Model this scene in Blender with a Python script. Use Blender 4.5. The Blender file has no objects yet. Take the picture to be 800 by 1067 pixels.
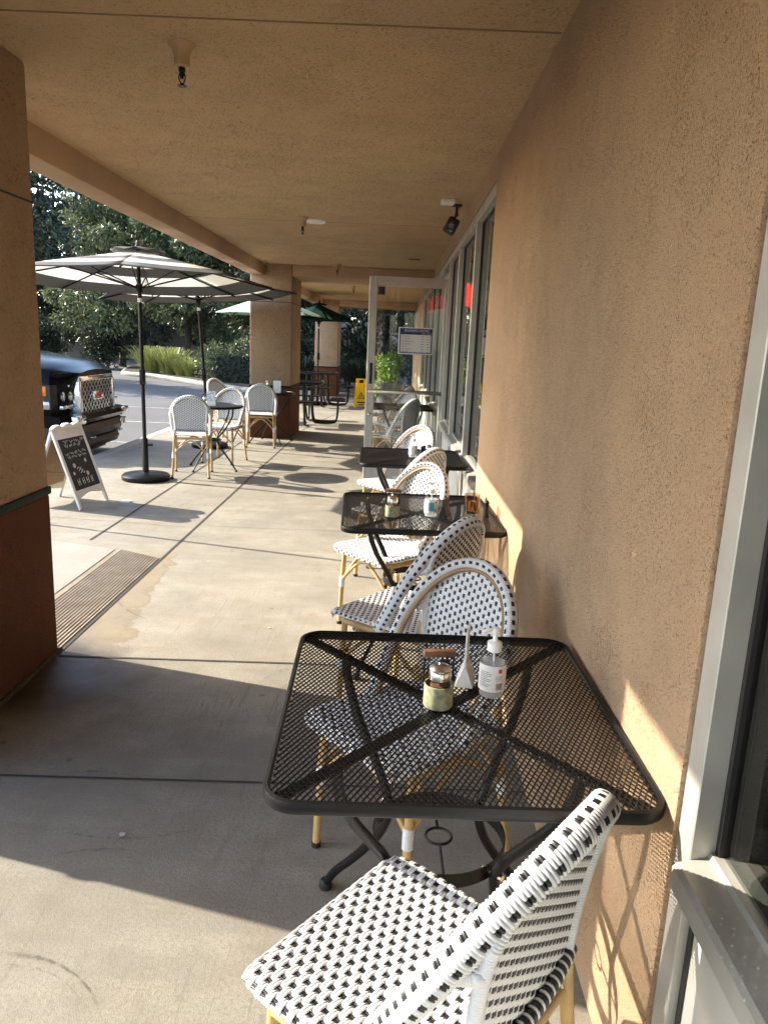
import bpy, bmesh, math, random
from mathutils import Vector, Matrix, Quaternion
random.seed(7)
S = bpy.context.scene
COL = S.collection
R = math.radians
PI = math.pi
V = Vector

# ------------------------------------------------------------------ materials
def nt(m):
    m.use_nodes = True
    t = m.node_tree
    return t, t.nodes, t.links, t.nodes['Principled BSDF']

def mat(name, col, rough=.5, metal=0., spec=.5, bump=None, var=None, coat=0., trans=0.):
    """plain principled with optional fine bump (scale, distance) and colour mottling (scale, amount)"""
    m = bpy.data.materials.new(name)
    t, n, l, b = nt(m)
    b.inputs['Base Color'].default_value = (*col, 1)
    b.inputs['Roughness'].default_value = rough
    b.inputs['Metallic'].default_value = metal
    b.inputs['Specular IOR Level'].default_value = spec
    b.inputs['Coat Weight'].default_value = coat
    b.inputs['Transmission Weight'].default_value = trans
    if bump or var:
        tc = n.new('ShaderNodeTexCoord')
    if bump:
        no = n.new('ShaderNodeTexNoise'); no.inputs['Scale'].default_value = bump[0]; no.inputs['Detail'].default_value = 4
        bp = n.new('ShaderNodeBump'); bp.inputs['Distance'].default_value = bump[1]; bp.inputs['Strength'].default_value = 1
        l.new(tc.outputs['Object'], no.inputs['Vector']); l.new(no.outputs['Fac'], bp.inputs['Height']); l.new(bp.outputs['Normal'], b.inputs['Normal'])
    if var:
        no = n.new('ShaderNodeTexNoise'); no.inputs['Scale'].default_value = var[0]; no.inputs['Detail'].default_value = 5
        l.new(tc.outputs['Object'], no.inputs['Vector'])
        mx = n.new('ShaderNodeMix'); mx.data_type = 'RGBA'
        a = var[1]
        mx.inputs[6].default_value = (*[c*(1-a) for c in col], 1); mx.inputs[7].default_value = (*[min(1, c*(1+a)) for c in col], 1)
        mr = n.new('ShaderNodeMapRange'); mr.inputs[1].default_value = .3; mr.inputs[2].default_value = .7
        l.new(no.outputs['Fac'], mr.inputs[0]); l.new(mr.outputs[0], mx.inputs[0]); l.new(mx.outputs[2], b.inputs['Base Color'])
    return m

class NB:
    """tiny node-building helper"""
    def __init__(s, m):
        s.t, s.n, s.l, s.b = nt(m)
        s.tc = s.n.new('ShaderNodeTexCoord')
    def noise(s, scale, detail=4, rough=.5, vec=None, dist=0.):
        k = s.n.new('ShaderNodeTexNoise'); k.inputs['Scale'].default_value = scale; k.inputs['Detail'].default_value = detail
        k.inputs['Roughness'].default_value = rough; k.inputs['Distortion'].default_value = dist
        s.l.new(vec or s.tc.outputs['Object'], k.inputs['Vector']); return k.outputs['Fac']
    def voro(s, scale, feature='F1', vec=None):
        k = s.n.new('ShaderNodeTexVoronoi'); k.feature = feature; k.inputs['Scale'].default_value = scale
        s.l.new(vec or s.tc.outputs['Object'], k.inputs['Vector']); return k.outputs['Distance']
    def rng(s, x, a, b, c=0., d=1., smooth=False):
        k = s.n.new('ShaderNodeMapRange'); s.l.new(x, k.inputs[0])
        if smooth: k.interpolation_type = 'SMOOTHSTEP'
        for i, q in enumerate((a, b, c, d)): k.inputs[i+1].default_value = q
        return k.outputs[0]
    def math(s, op, a, b=None):
        k = s.n.new('ShaderNodeMath'); k.operation = op
        for i, q in enumerate((a, b)):
            if q is None: continue
            if isinstance(q, (int, float)): k.inputs[i].default_value = q
            else: s.l.new(q, k.inputs[i])
        return k.outputs[0]
    def mix(s, f, a, b, blend='MIX'):
        k = s.n.new('ShaderNodeMix'); k.data_type = 'RGBA'; k.blend_type = blend
        for i, q in ((0, f), (6, a), (7, b)):
            if isinstance(q, (int, float)): k.inputs[i].default_value = q
            elif isinstance(q, tuple): k.inputs[i].default_value = (*q, 1)
            else: s.l.new(q, k.inputs[i])
        return k.outputs[2]
    def mapping(s, scale=(1, 1, 1), loc=(0, 0, 0), rot=(0, 0, 0)):
        k = s.n.new('ShaderNodeMapping'); k.inputs['Scale'].default_value = scale; k.inputs['Location'].default_value = loc
        k.inputs['Rotation'].default_value = rot
        s.l.new(s.tc.outputs['Object'], k.inputs['Vector']); return k.outputs[0]
    def xyz(s):
        k = s.n.new('ShaderNodeSeparateXYZ'); s.l.new(s.tc.outputs['Object'], k.inputs[0]); return k.outputs
    def bump(s, h, dist, strength=1.):
        k = s.n.new('ShaderNodeBump'); k.inputs['Distance'].default_value = dist; k.inputs['Strength'].default_value = strength
        s.l.new(h, k.inputs['Height']); s.l.new(k.outputs[0], s.b.inputs['Normal'])
    def color(s, c): s.l.new(c, s.b.inputs['Base Color'])
    def rough(s, r):
        if isinstance(r, (int, float)): s.b.inputs['Roughness'].default_value = r
        else: s.l.new(r, s.b.inputs['Roughness'])

def stucco(name, col, dark, pit=1.0, scale=1.0, bd=.0085):
    m = bpy.data.materials.new(name); k = NB(m)
    f = k.noise(215*scale, 6, .72, dist=.5)
    g = k.noise(520*scale, 2, .6)
    w = k.noise(70*scale, 4, .65, dist=1.4)          # trowel drag marks
    lo = k.noise(1.4, 5, .62); md = k.noise(9, 5, .65)
    drip = k.noise(3.5, 4, .6, k.mapping((1, 1, .16)))
    patch = k.noise(5, 3, .6)
    pits = k.rng(k.math('ADD', f, k.math('MULTIPLY', k.math('SUBTRACT', patch, .5), .14)), .34, .425); worm = k.rng(k.math('ABSOLUTE', k.math('SUBTRACT', w, .5)), .0, .03)
    base = k.mix(k.rng(lo, .3, .7), tuple(c*.90 for c in col), tuple(c*1.07 for c in col))
    base = k.mix(k.math('MULTIPLY', k.rng(md, .42, .72), .22), base, tuple(c*.74 for c in col))
    base = k.mix(k.math('MULTIPLY', k.rng(drip, .55, .75), .2), base, tuple(c*.78 for c in col))
    base = k.mix(k.math('MULTIPLY', k.rng(g, .42, .66), .28), base, tuple(c*.62 for c in col))
    base = k.mix(k.math('MULTIPLY', k.math('SUBTRACT', 1, pits), .85*pit), base, dark)
    sc = k.math('MULTIPLY', k.math('SUBTRACT', 1, worm), k.rng(k.noise(2.3, 3, .6), .5, .62))
    base = k.mix(k.math('MULTIPLY', sc, .6*pit), base, dark)
    k.color(base); k.rough(.92); k.b.inputs['Specular IOR Level'].default_value = .2
    h = k.math('ADD', k.math('MULTIPLY', pits, .6), k.math('ADD', k.math('MULTIPLY', f, .9), k.math('ADD', k.math('MULTIPLY', g, .4), k.math('MULTIPLY', w, .8))))
    k.bump(h, bd, 1)
    return m

M = {}
TAN = (.66, .458, .297)
M['stucco'] = stucco('stucco_tan', TAN, (.27, .18, .11))
M['ceiling'] = stucco('stucco_ceiling', (.80, .575, .335), (.34, .215, .115), 1.0, .42, .022)  # ceiling coat made paler than the wall's in place of bounce light
M['stucco_red'] = stucco('stucco_red_brown', (.165, .066, .036), (.05, .02, .012), .9, .5, .018)
M['stucco_pillar'] = stucco('stucco_pillar', tuple(c*.92 for c in TAN), (.25, .165, .095), 1.1, .45, .022)
M['escutcheon'] = mat('escutcheon_tan', (.40, .28, .16), .6)
M['trim'] = mat('trim_dark_green', (.010, .022, .018), .7, spec=.15, bump=(60, .002))
M['alu'] = mat('aluminium_frame', (.46, .45, .42), .42, .35, var=(9, .10))
M['alu_light'] = mat('aluminium_light', (.62, .61, .58), .5, .1, var=(7, .08))
M['gasket'] = mat('black_gasket', (.012, .012, .012), .5)
M['white_cord'] = mat('white_cord', (.72, .73, .75), .42)
M['black_cord'] = mat('black_cord', (.014, .014, .017), .35)
M['bamboo'] = mat('bamboo_tube', (.50, .335, .14), .38, bump=(40, .001), var=(18, .16))
M['bamboo_dk'] = mat('bamboo_dark', (.27, .16, .07), .42, var=(18, .16))
M['black_metal'] = mat('black_metal', (.006, .006, .007), .36, .0, .25, bump=(500, .0004))
M['black_mesh'] = mat('black_mesh', (.005, .005, .006), .3, .0, .32)
M['rubber'] = mat('black_rubber', (.012, .012, .012), .7)
M['white_paint'] = mat('white_paint', (.80, .79, .76), .5, var=(12, .05))
M['white_plastic'] = mat('white_plastic', (.85, .85, .84), .35)
M['paper'] = mat('white_card', (.82, .83, .86), .6)
M['steel'] = mat('brushed_steel', (.62, .60, .57), .25, 1.)
M['wood'] = mat('wood_handle', (.13, .055, .025), .5, bump=(60, .001), var=(40, .3))
M['board'] = mat('plywood_tan', (.42, .25, .12), .6, var=(9, .12))
M['chalk'] = mat('chalkboard', (.03, .032, .034), .75, var=(8, .3))
M['chalkmark'] = mat('chalk_white', (.62, .62, .60), .9)
M['blue'] = mat('sign_blue', (.012, .04, .16), .5)
M['signwhite'] = mat('sign_white', (.74, .75, .72), .5)
M['ink'] = mat('ink_grey', (.12, .13, .16), .6)
M['red'] = mat('red_print', (.55, .02, .02), .5)
M['cyan'] = mat('teal_print', (.05, .35, .42), .5)
M['chrome'] = mat('chrome', (.52, .58, .66), .14, .85, bump=(3, .01))
M['carpaint'] = mat('black_car_paint', (.005, .005, .006), .2, 0., .12, coat=.0)
M['carblack'] = mat('car_black_plastic', (.014, .014, .015), .5)
M['lens'] = mat('lamp_lens', (.42, .43, .44), .12, .5)
M['amber'] = mat('amber_lens', (.75, .22, .02), .2)
M['dkglass'] = mat('car_glass', (.01, .012, .014), .05, 0., .8)
M['tyre'] = mat('tyre_rubber', (.018, .018, .018), .8, bump=(30, .004))
M['conc_kerb'] = mat('kerb_concrete', (.30, .285, .255), .9, bump=(70, .003), var=(3, .15))
M['joint'] = mat('joint_dark', (.045, .04, .035), .95)
M['mint'] = None
M['soil'] = mat('soil_mulch', (.05, .035, .024), .95, bump=(25, .03), var=(6, .3))
M['bark'] = mat('bark', (.075, .055, .04), .9, bump=(18, .03), var=(5, .3))
M['block'] = mat('block_wall_grey', (.20, .185, .165), .9, bump=(30, .004), var=(1.2, .2))
M['grey_pot'] = mat('grey_planter', (.10, .10, .105), .6, var=(6, .1))
M['frosted'] = mat('frosted_lamp', (.80, .78, .72), .4)
M['cement_wrap'] = mat('green_cream_wrap', (.27, .275, .17), .6, var=(70, .5))
M['brown_food'] = mat('brown_sugar_packets', (.40, .22, .10), .6, var=(70, .4))
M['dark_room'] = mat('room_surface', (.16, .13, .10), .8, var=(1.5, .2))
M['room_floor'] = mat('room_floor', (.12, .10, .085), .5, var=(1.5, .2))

def canvas_gel():
    m = bpy.data.materials.new('cloudy_gel'); m.use_nodes = True
    t = m.node_tree; n, l = t.nodes, t.links
    tr = n.new('ShaderNodeBsdfTransparent'); tr.inputs[0].default_value = (.93, .95, .96, 1)
    b = n['Principled BSDF']; b.inputs['Base Color'].default_value = (.78, .82, .85, 1); b.inputs['Roughness'].default_value = .2
    mx = n.new('ShaderNodeMixShader'); mx.inputs[0].default_value = .32
    l.new(tr.outputs[0], mx.inputs[1]); l.new(b.outputs[0], mx.inputs[2]); l.new(mx.outputs[0], n['Material Output'].inputs['Surface'])
    return m
def glass(name, tint=(.80, .84, .82), ior=1.5, rough=.0):
    m = bpy.data.materials.new(name); m.use_nodes = True
    t = m.node_tree; n, l = t.nodes, t.links
    n.remove(n['Principled BSDF'])
    tr = n.new('ShaderNodeBsdfTransparent'); tr.inputs[0].default_value = (*tint, 1)
    gl = n.new('ShaderNodeBsdfGlossy'); gl.inputs['Roughness'].default_value = rough; gl.inputs[0].default_value = (.95, .95, .95, 1)
    # the Fresnel node inverts its index on back faces; undo that so that a thin pane has no total internal reflection
    fr = n.new('ShaderNodeFresnel'); ge = n.new('ShaderNodeNewGeometry')
    ex = n.new('ShaderNodeMath'); ex.operation = 'MULTIPLY_ADD'; ex.inputs[1].default_value = -2; ex.inputs[2].default_value = 1
    pw = n.new('ShaderNodeMath'); pw.operation = 'POWER'; pw.inputs[0].default_value = ior
    l.new(ge.outputs['Backfacing'], ex.inputs[0]); l.new(ex.outputs[0], pw.inputs[1]); l.new(pw.outputs[0], fr.inputs['IOR'])
    mx = n.new('ShaderNodeMixShader')
    l.new(fr.outputs[0], mx.inputs[0]); l.new(tr.outputs[0], mx.inputs[1]); l.new(gl.outputs[0], mx.inputs[2])
    l.new(mx.outputs[0], n['Material Output'].inputs['Surface'])
    return m
M['glass'] = glass('window_glass', (.62, .65, .64), 1.36, .004)
M['door_glass'] = glass('door_glass', (.93, .95, .94), 1.55)
M['clear'] = glass('clear_plastic', (.95, .96, .96), 1.3, .03)
M['gel'] = canvas_gel()
M['tumbler'] = glass('tumbler_glass', (.78, .70, .58), 1.5)

def canvas(name, col, tl=.35):
    m = bpy.data.materials.new(name); m.use_nodes = True
    t = m.node_tree; n, l = t.nodes, t.links
    b = n['Principled BSDF']; b.inputs['Base Color'].default_value = (*col, 1); b.inputs['Roughness'].default_value = .85
    b.inputs['Specular IOR Level'].default_value = .1
    tr = n.new('ShaderNodeBsdfTranslucent'); tr.inputs[0].default_value = (*col, 1)
    mx = n.new('ShaderNodeMixShader'); mx.inputs[0].default_value = tl
    l.new(b.outputs[0], mx.inputs[1]); l.new(tr.outputs[0], mx.inputs[2]); l.new(mx.outputs[0], n['Material Output'].inputs['Surface'])
    tc = n.new('ShaderNodeTexCoord'); no = n.new('ShaderNodeTexNoise'); no.inputs['Scale'].default_value = 7; no.inputs['Detail'].default_value = 3
    bp = n.new('ShaderNodeBump'); bp.inputs['Distance'].default_value = .02; bp.inputs['Strength'].default_value = .6
    l.new(tc.outputs['Object'], no.inputs[0]); l.new(no.outputs[0], bp.inputs['Height']); l.new(bp.outputs[0], b.inputs['Normal'])
    return m
M['yellow'] = canvas('yellow_plastic', (.85, .62, .03), .42)
M['canvas_white'] = canvas('canvas_white', (.84, .83, .79), .55)
M['canvas_grey'] = canvas('canvas_grey', (.19, .19, .187), .42)
M['mint'] = canvas('canvas_mint', (.31, .43, .375), .2)
M['dkgreen'] = canvas('canvas_dark_green', (.006, .03, .022), .05)

def leafmat(name, a, b_, rough=.4, tl=.3):
    m = bpy.data.materials.new(name); m.use_nodes = True
    t = m.node_tree; n, l = t.nodes, t.links
    b = n['Principled BSDF']; b.inputs['Roughness'].default_value = rough
    g = n.new('ShaderNodeNewGeometry')
    mx = n.new('ShaderNodeMix'); mx.data_type = 'RGBA'
    mx.inputs[6].default_value = (*a, 1); mx.inputs[7].default_value = (*b_, 1)
    l.new(g.outputs['Random Per Island'], mx.inputs[0]); l.new(mx.outputs[2], b.inputs['Base Color'])
    tr = n.new('ShaderNodeBsdfTranslucent'); l.new(mx.outputs[2], tr.inputs[0])
    ms = n.new('ShaderNodeMixShader'); ms.inputs[0].default_value = tl
    l.new(b.outputs[0], ms.inputs[1]); l.new(tr.outputs[0], ms.inputs[2]); l.new(ms.outputs[0], n['Material Output'].inputs['Surface'])
    return m
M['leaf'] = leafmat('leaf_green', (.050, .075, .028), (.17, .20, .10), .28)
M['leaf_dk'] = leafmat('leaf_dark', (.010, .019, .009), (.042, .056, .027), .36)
M['leaf_bright'] = leafmat('leaf_bright', (.10, .22, .03), (.26, .40, .07), .4)
M['blade'] = leafmat('grass_blade', (.16, .21, .05), (.36, .38, .14), .4)

# neon
def emit(name, col, s):
    m = bpy.data.materials.new(name); t, n, l, b = nt(m)
    b.inputs['Base Color'].default_value = (*col, 1)
    b.inputs['Emission Color'].default_value = (*col, 1); b.inputs['Emission Strength'].default_value = s
    return m
M['neon'] = emit('neon_red', (1, .010, .008), 2.5)

# concrete floor (stains and wear have their own shapes, fixed to the place)
def concrete():
    m = bpy.data.materials.new('patio_concrete'); k = NB(m)
    big = k.noise(.9, 5, .6); med = k.noise(5, 6, .65); fine = k.noise(95, 5, .75); speck = k.noise(320, 2, .5)
    streak = k.noise(3.2, 5, .6, k.mapping((.6, 2.6, 1)))
    c = k.mix(k.rng(big, .32, .68), (.218, .202, .164), (.33, .308, .252))
    c = k.mix(k.math('MULTIPLY', k.rng(med, .44, .66), .7), c, (.215, .185, .135))
    c = k.mix(k.math('MULTIPLY', k.rng(streak, .52, .75), .35), c, (.47, .44, .375))
    c = k.mix(k.math('MULTIPLY', k.rng(fine, .46, .66), .7), c, (.155, .138, .108))
    c = k.mix(k.math('MULTIPLY', k.rng(speck, .55, .66), .7), c, (.16, .14, .12))
    x, y, z = k.xyz()
    wob = k.math('MULTIPLY', k.math('SUBTRACT', k.noise(4.6, 5, .55), .5), .46)
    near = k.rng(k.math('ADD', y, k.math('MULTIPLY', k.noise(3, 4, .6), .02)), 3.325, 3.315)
    c = k.mix(k.math('MULTIPLY', near, k.rng(k.noise(1.1, 5, .65), .3, .7, .0, .42)), c, (.115, .114, .112))  # duller nearest slab, also darkened in its colour to deepen the shade there
    # tan water stain that bled out of the grooved strip: bounded in x by a wavy line, in y by its ends
    xe = k.math('ADD', k.math('SUBTRACT', k.math('ADD', x, 1.53), k.rng(y, 3.5, 5.1, .24, .06)), wob)
    inside = k.math('MULTIPLY', k.rng(xe, .012, -.006), k.math('MULTIPLY', k.rng(k.math('ADD', y, k.math('MULTIPLY', wob, .5)), 3.44, 3.50), k.rng(y, 5.15, 4.9)))
    edge = k.math('MULTIPLY', inside, k.rng(xe, -.05, 0.))
    c = k.mix(k.math('MULTIPLY', inside, .72), c, (.21, .165, .095))
    c = k.mix(k.math('MULTIPLY', edge, .45), c, (.13, .10, .055))
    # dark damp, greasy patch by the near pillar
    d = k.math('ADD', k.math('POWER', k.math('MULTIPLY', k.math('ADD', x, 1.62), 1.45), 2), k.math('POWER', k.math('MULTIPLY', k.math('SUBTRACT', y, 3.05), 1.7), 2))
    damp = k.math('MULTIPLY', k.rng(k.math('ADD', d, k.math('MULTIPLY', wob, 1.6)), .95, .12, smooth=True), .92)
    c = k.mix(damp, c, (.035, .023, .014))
    # old drips and dark traffic soil under the chairs
    soil = k.math('MULTIPLY', k.rng(k.noise(1.6, 5, .7), .46, .66), .55)
    c = k.mix(soil, c, (.165, .152, .13))
    for sx, ro in ((9, .5), (7, -.9), (11, 1.9)):
        scr = k.rng(k.math('ABSOLUTE', k.math('SUBTRACT', k.noise(1.0, 3, .5, k.mapping((sx, .7, 1), (ro*3, ro, 0), (0, 0, ro)), .4), .5)), .012, .0)
        c = k.mix(k.math('MULTIPLY', scr, k.rng(k.noise(1.3, 3, .5, k.mapping((1, 1, 1), (ro*7, 2, 0))), .5, .68, 0, .55)), c, (.13, .118, .10))
    spots = k.rng(k.voro(3.1), .05, .03)
    c = k.mix(k.math('MULTIPLY', spots, .6), c, (.10, .085, .07))
    crack = k.rng(k.voro(.8, 'DISTANCE_TO_EDGE', k.mapping((1, .7, 1), (3.1, 1.7, 0))), .0025, .0)
    c = k.mix(k.math('MULTIPLY', crack, 0.0), c, (.08, .07, .06))
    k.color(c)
    k.rough(k.math('SUBTRACT', k.rng(med, .3, .7, .72, .92), k.math('MULTIPLY', damp, .38)))
    h = k.math('ADD', k.math('MULTIPLY', fine, .6), k.math('MULTIPLY', speck, .5))
    k.bump(h, .0018, 1)
    return m
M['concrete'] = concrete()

def asphalt():
    m = bpy.data.materials.new('asphalt'); k = NB(m)
    big = k.noise(.35, 5, .6); f = k.noise(140, 3, .7); med = k.noise(4, 5, .6)
    c = k.mix(k.rng(big, .3, .7), (.075, .076, .080), (.125, .125, .125))
    c = k.mix(k.math('MULTIPLY', k.rng(med, .4, .75), .4), c, (.085, .085, .087))
    c = k.mix(k.math('MULTIPLY', k.rng(f, .5, .7), .5), c, (.17, .165, .16))
    k.color(c); k.rough(.9); k.bump(f, .004, 1)
    return m
M['asphalt'] = asphalt()
def scuff_mat():
    m = bpy.data.materials.new('chair_scuff'); k = NB(m)
    b = k.b; b.inputs['Base Color'].default_value = (.05, .045, .04, 1); b.inputs['Roughness'].default_value = .9
    tr = k.n.new('ShaderNodeBsdfTransparent'); mx = k.n.new('ShaderNodeMixShader')
    k.l.new(k.rng(k.noise(38, 4, .7), .42, .66, .0, .42), mx.inputs[0])
    k.l.new(tr.outputs[0], mx.inputs[1]); k.l.new(b.outputs[0], mx.inputs[2]); k.l.new(mx.outputs[0], k.n['Material Output'].inputs['Surface'])
    return m
M['scuff'] = scuff_mat()
def strip_mat():
    m = bpy.data.materials.new('grooved_concrete'); k = NB(m)
    a = k.noise(7, 5, .65); f = k.noise(80, 3, .6)
    c = k.mix(k.rng(a, .35, .65), (.30, .265, .22), (.205, .16, .12))
    c = k.mix(k.math('MULTIPLY', k.rng(f, .5, .7), .4), c, (.17, .11, .075))
    k.color(c); k.rough(.9); k.bump(f, .003, 1)
    return m
M['strip'] = strip_mat()
def rough_conc():
    m = bpy.data.materials.new('washed_concrete'); k = NB(m)
    v = k.noise(110, 3, .7); a = k.noise(2.5, 4, .6)
    c = k.mix(k.rng(a, .3, .7), (.23, .218, .19), (.29, .275, .24))
    c = k.mix(k.math('MULTIPLY', k.rng(v, .48, .62), .5), c, (.30, .27, .23))
    k.color(c); k.rough(.92); k.bump(v, .004, 1)
    return m
M['washed'] = rough_conc()

# ------------------------------------------------------------------ mesh builder
class MB:
    def __init__(s): s.v = []; s.f = []; s.m = []
    def add(s, vs, fs, mi=0, T=None):
        o = len(s.v)
        s.v += [tuple(T @ V(p)) for p in vs] if T is not None else [tuple(p) for p in vs]
        for f in fs:
            s.f.append([i+o for i in f]); s.m.append(mi)
        return s
    def box(s, x0, x1, y0, y1, z0, z1, bev=0, mi=0, T=None, seg=2):
        c = [(x0, y0, z0), (x1, y0, z0), (x1, y1, z0), (x0, y1, z0), (x0, y0, z1), (x1, y0, z1), (x1, y1, z1), (x0, y1, z1)]
        q = [(3, 2, 1, 0), (4, 5, 6, 7), (0, 1, 5, 4), (1, 2, 6, 5), (2, 3, 7, 6), (3, 0, 4, 7)]
        if not bev: return s.add(c, q, mi, T)
        bm = bmesh.new(); vs = [bm.verts.new(p) for p in c]
        for f in q: bm.faces.new([vs[i] for i in f])
        bmesh.ops.bevel(bm, geom=bm.edges[:], offset=bev, segments=seg, profile=.5, affect='EDGES')
        return s.bm(bm, mi, T)
    def bm(s, bm, mi=0, T=None):
        bm.verts.index_update()
        s.add([v.co[:] for v in bm.verts], [[v.index for v in f.verts] for f in bm.faces], mi, T); bm.free(); return s
    def hexa(s, pts, bev=0, mi=0, T=None, seg=2):
        """8 corners in box order (bottom 4 ccw, top 4 ccw)"""
        q = [(3, 2, 1, 0), (4, 5, 6, 7), (0, 1, 5, 4), (1, 2, 6, 5), (2, 3, 7, 6), (3, 0, 4, 7)]
        if not bev: return s.add(pts, q, mi, T)
        bm = bmesh.new(); vs = [bm.verts.new(p) for p in pts]
        for f in q: bm.faces.new([vs[i] for i in f])
        bmesh.ops.bevel(bm, geom=bm.edges[:], offset=bev, segments=seg, profile=.5, affect='EDGES')
        return s.bm(bm, mi, T)
    def tube(s, pts, r, n=8, closed=False, mi=0, cap=True, T=None, ref=None, ab=None, mfun=None):
        P = [V(p) for p in pts]; N = len(P)
        rr = r if isinstance(r, (list, tuple)) else [r]*N
        vs = []; fs = []
        prev = None
        for i in range(N):
            if closed: d = P[(i+1) % N]-P[(i-1) % N]
            else: d = P[min(i+1, N-1)]-P[max(i-1, 0)]
            if d.length < 1e-9: d = V((0, 0, 1))
            d.normalize()
            if prev is None:
                a = V(ref) if ref else (V((0, 0, 1)) if abs(d.z) < .9 else V((1, 0, 0)))
            else: a = prev
            a = a-d*a.dot(d); a.normalize(); prev = a
            b = d.cross(a)
            ea, eb = ab if ab else (1, 1)
            for k in range(n):
                t = 2*PI*k/n
                vs.append(P[i]+(a*math.cos(t)*ea+b*math.sin(t)*eb)*rr[i])
        mis = []
        L = N if closed else N-1
        for i in range(L):
            j = (i+1) % N
            for k in range(n):
                fs.append((i*n+k, i*n+(k+1) % n, j*n+(k+1) % n, j*n+k)); mis.append(mfun(i, k) if mfun else mi)
        if cap and not closed:
            fs.append(tuple(range(n))[::-1]); fs.append(tuple((N-1)*n+k for k in range(n))); mis += [mi, mi]
        o = len(s.v)
        s.v += [tuple(T @ p) for p in vs] if T is not None else [tuple(p) for p in vs]
        s.f += [[q+o for q in f] for f in fs]; s.m += mis
        return s
    def lathe(s, prof, n=24, c=(0, 0, 0), mi=0, T=None):
        vs = []; fs = []
        for r, z in prof:
            for k in range(n):
                a = 2*PI*k/n; vs.append((c[0]+r*math.cos(a), c[1]+r*math.sin(a), c[2]+z))
        for i in range(len(prof)-1):
            for k in range(n):
                fs.append((i*n+k, i*n+(k+1) % n, (i+1)*n+(k+1) % n, (i+1)*n+k))
        fs.append(tuple(range(n))[::-1]); fs.append(tuple((len(prof)-1)*n+k for k in range(n)))
        return s.add(vs, fs, mi, T)
    def prism(s, poly, a, b, axis='z', mi=0, T=None):
        n = len(poly)
        def put(p, h):
            return {'z': (p[0], p[1], h), 'y': (p[0], h, p[1]), 'x': (h, p[0], p[1])}[axis]
        vs = [put(p, a) for p in poly]+[put(p, b) for p in poly]
        fs = [tuple(range(n))[::-1], tuple(range(n, 2*n))]+[(i, (i+1) % n, n+(i+1) % n, n+i) for i in range(n)]
        return s.add(vs, fs, mi, T)
    def ball(s, c, r, n=10, mi=0, sc=(1, 1, 1)):
        prof = []
        h = n//2
        vs = []; fs = []
        for i in range(1, h):
            t = PI*i/h
            for k in range(n):
                a = 2*PI*k/n
                vs.append((c[0]+r*sc[0]*math.sin(t)*math.cos(a), c[1]+r*sc[1]*math.sin(t)*math.sin(a), c[2]+r*sc[2]*math.cos(t)))
        for i in range(h-2):
            for k in range(n): fs.append((i*n+k, (i+1)*n+k, (i+1)*n+(k+1) % n, i*n+(k+1) % n))
        vs += [(c[0], c[1], c[2]+r*sc[2]), (c[0], c[1], c[2]-r*sc[2])]
        t = len(vs)-2
        for k in range(n):
            fs.append((t, k, (k+1) % n)); fs.append((t+1, (h-2)*n+(k+1) % n, (h-2)*n+k))
        return s.add(vs, fs, mi)
    def build(s, name, mats, parent=None, smooth=35, fix=True):
        me = bpy.data.meshes.new(name)
        me.from_pydata(s.v, [], s.f)
        if not isinstance(mats, (list, tuple)): mats = [mats]
        for m in mats: me.materials.append(m)
        if len(mats) > 1: me.polygons.foreach_set('material_index', s.m)
        if fix:
            bm = bmesh.new(); bm.from_mesh(me); bmesh.ops.recalc_face_normals(bm, faces=bm.faces[:]); bm.to_mesh(me); bm.free()
        if smooth:
            me.shade_smooth()
            me.set_sharp_from_angle(angle=R(smooth))
        me.update()
        o = bpy.data.objects.new(name, me); COL.objects.link(o)
        if parent: o.parent = parent
        return o

def tag(o, label=None, cat=None, group=None, kind=None):
    if label: o['label'] = label
    if cat: o['category'] = cat
    if group: o['group'] = group
    if kind: o['kind'] = kind
    return o
def thing(name, label, cat, loc=(0, 0, 0), rz=0, group=None):
    o = bpy.data.objects.new(name, None); COL.objects.link(o)
    o.empty_display_size = .1
    o.location = loc; o.rotation_euler = (0, 0, rz)
    return tag(o, label, cat, group)
def struct(name, mb, m, smooth=35):
    return tag(mb.build(name, m, smooth=smooth), kind='structure')
def dup(o, loc=None, rz=None, label=None, parent=None, skip=()):
    c = o.copy(); COL.objects.link(c)
    if parent: c.parent = parent
    if loc is not None: c.location = loc
    if rz is not None: c.rotation_euler = (0, 0, rz)
    if label: c['label'] = label
    for ch in list(o.children):
        if ch.name.split('.')[0] in skip: continue
        dup(ch, parent=c)
    return c
def text(name, body, size, m, parent, T, align='CENTER', ext=.0004, xs=1.):
    cu = bpy.data.curves.new(name, 'FONT'); cu.body = body; cu.size = size; cu.align_x = align; cu.extrude = ext
    to = bpy.data.objects.new(name, cu); COL.objects.link(to)
    dg = bpy.context.evaluated_depsgraph_get(); dg.update()
    me = bpy.data.meshes.new_from_object(to.evaluated_get(dg))
    COL.objects.unlink(to); bpy.data.objects.remove(to)
    me.name = name; me.materials.clear(); me.materials.append(m)
    me.transform(T @ Matrix.Diagonal((xs, 1, 1, 1)))
    o = bpy.data.objects.new(name, me); COL.objects.link(o)
    if parent: o.parent = parent
    return o
def lerp(a, b, t): return a+(b-a)*t
def curve(pts, n=6):
    """Catmull-Rom through points"""
    P = [V(p) for p in pts]; P = [P[0]*2-P[1]]+P+[P[-1]*2-P[-2]]
    out = []
    for i in range(1, len(P)-2):
        a, b, c, d = P[i-1:i+3]
        for k in range(n):
            t = k/n
            out.append(.5*((2*b)+(c-a)*t+(2*a-5*b+4*c-d)*t*t+(3*b-a-3*c+d)*t**3))
    out.append(P[-2]); return out
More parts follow.
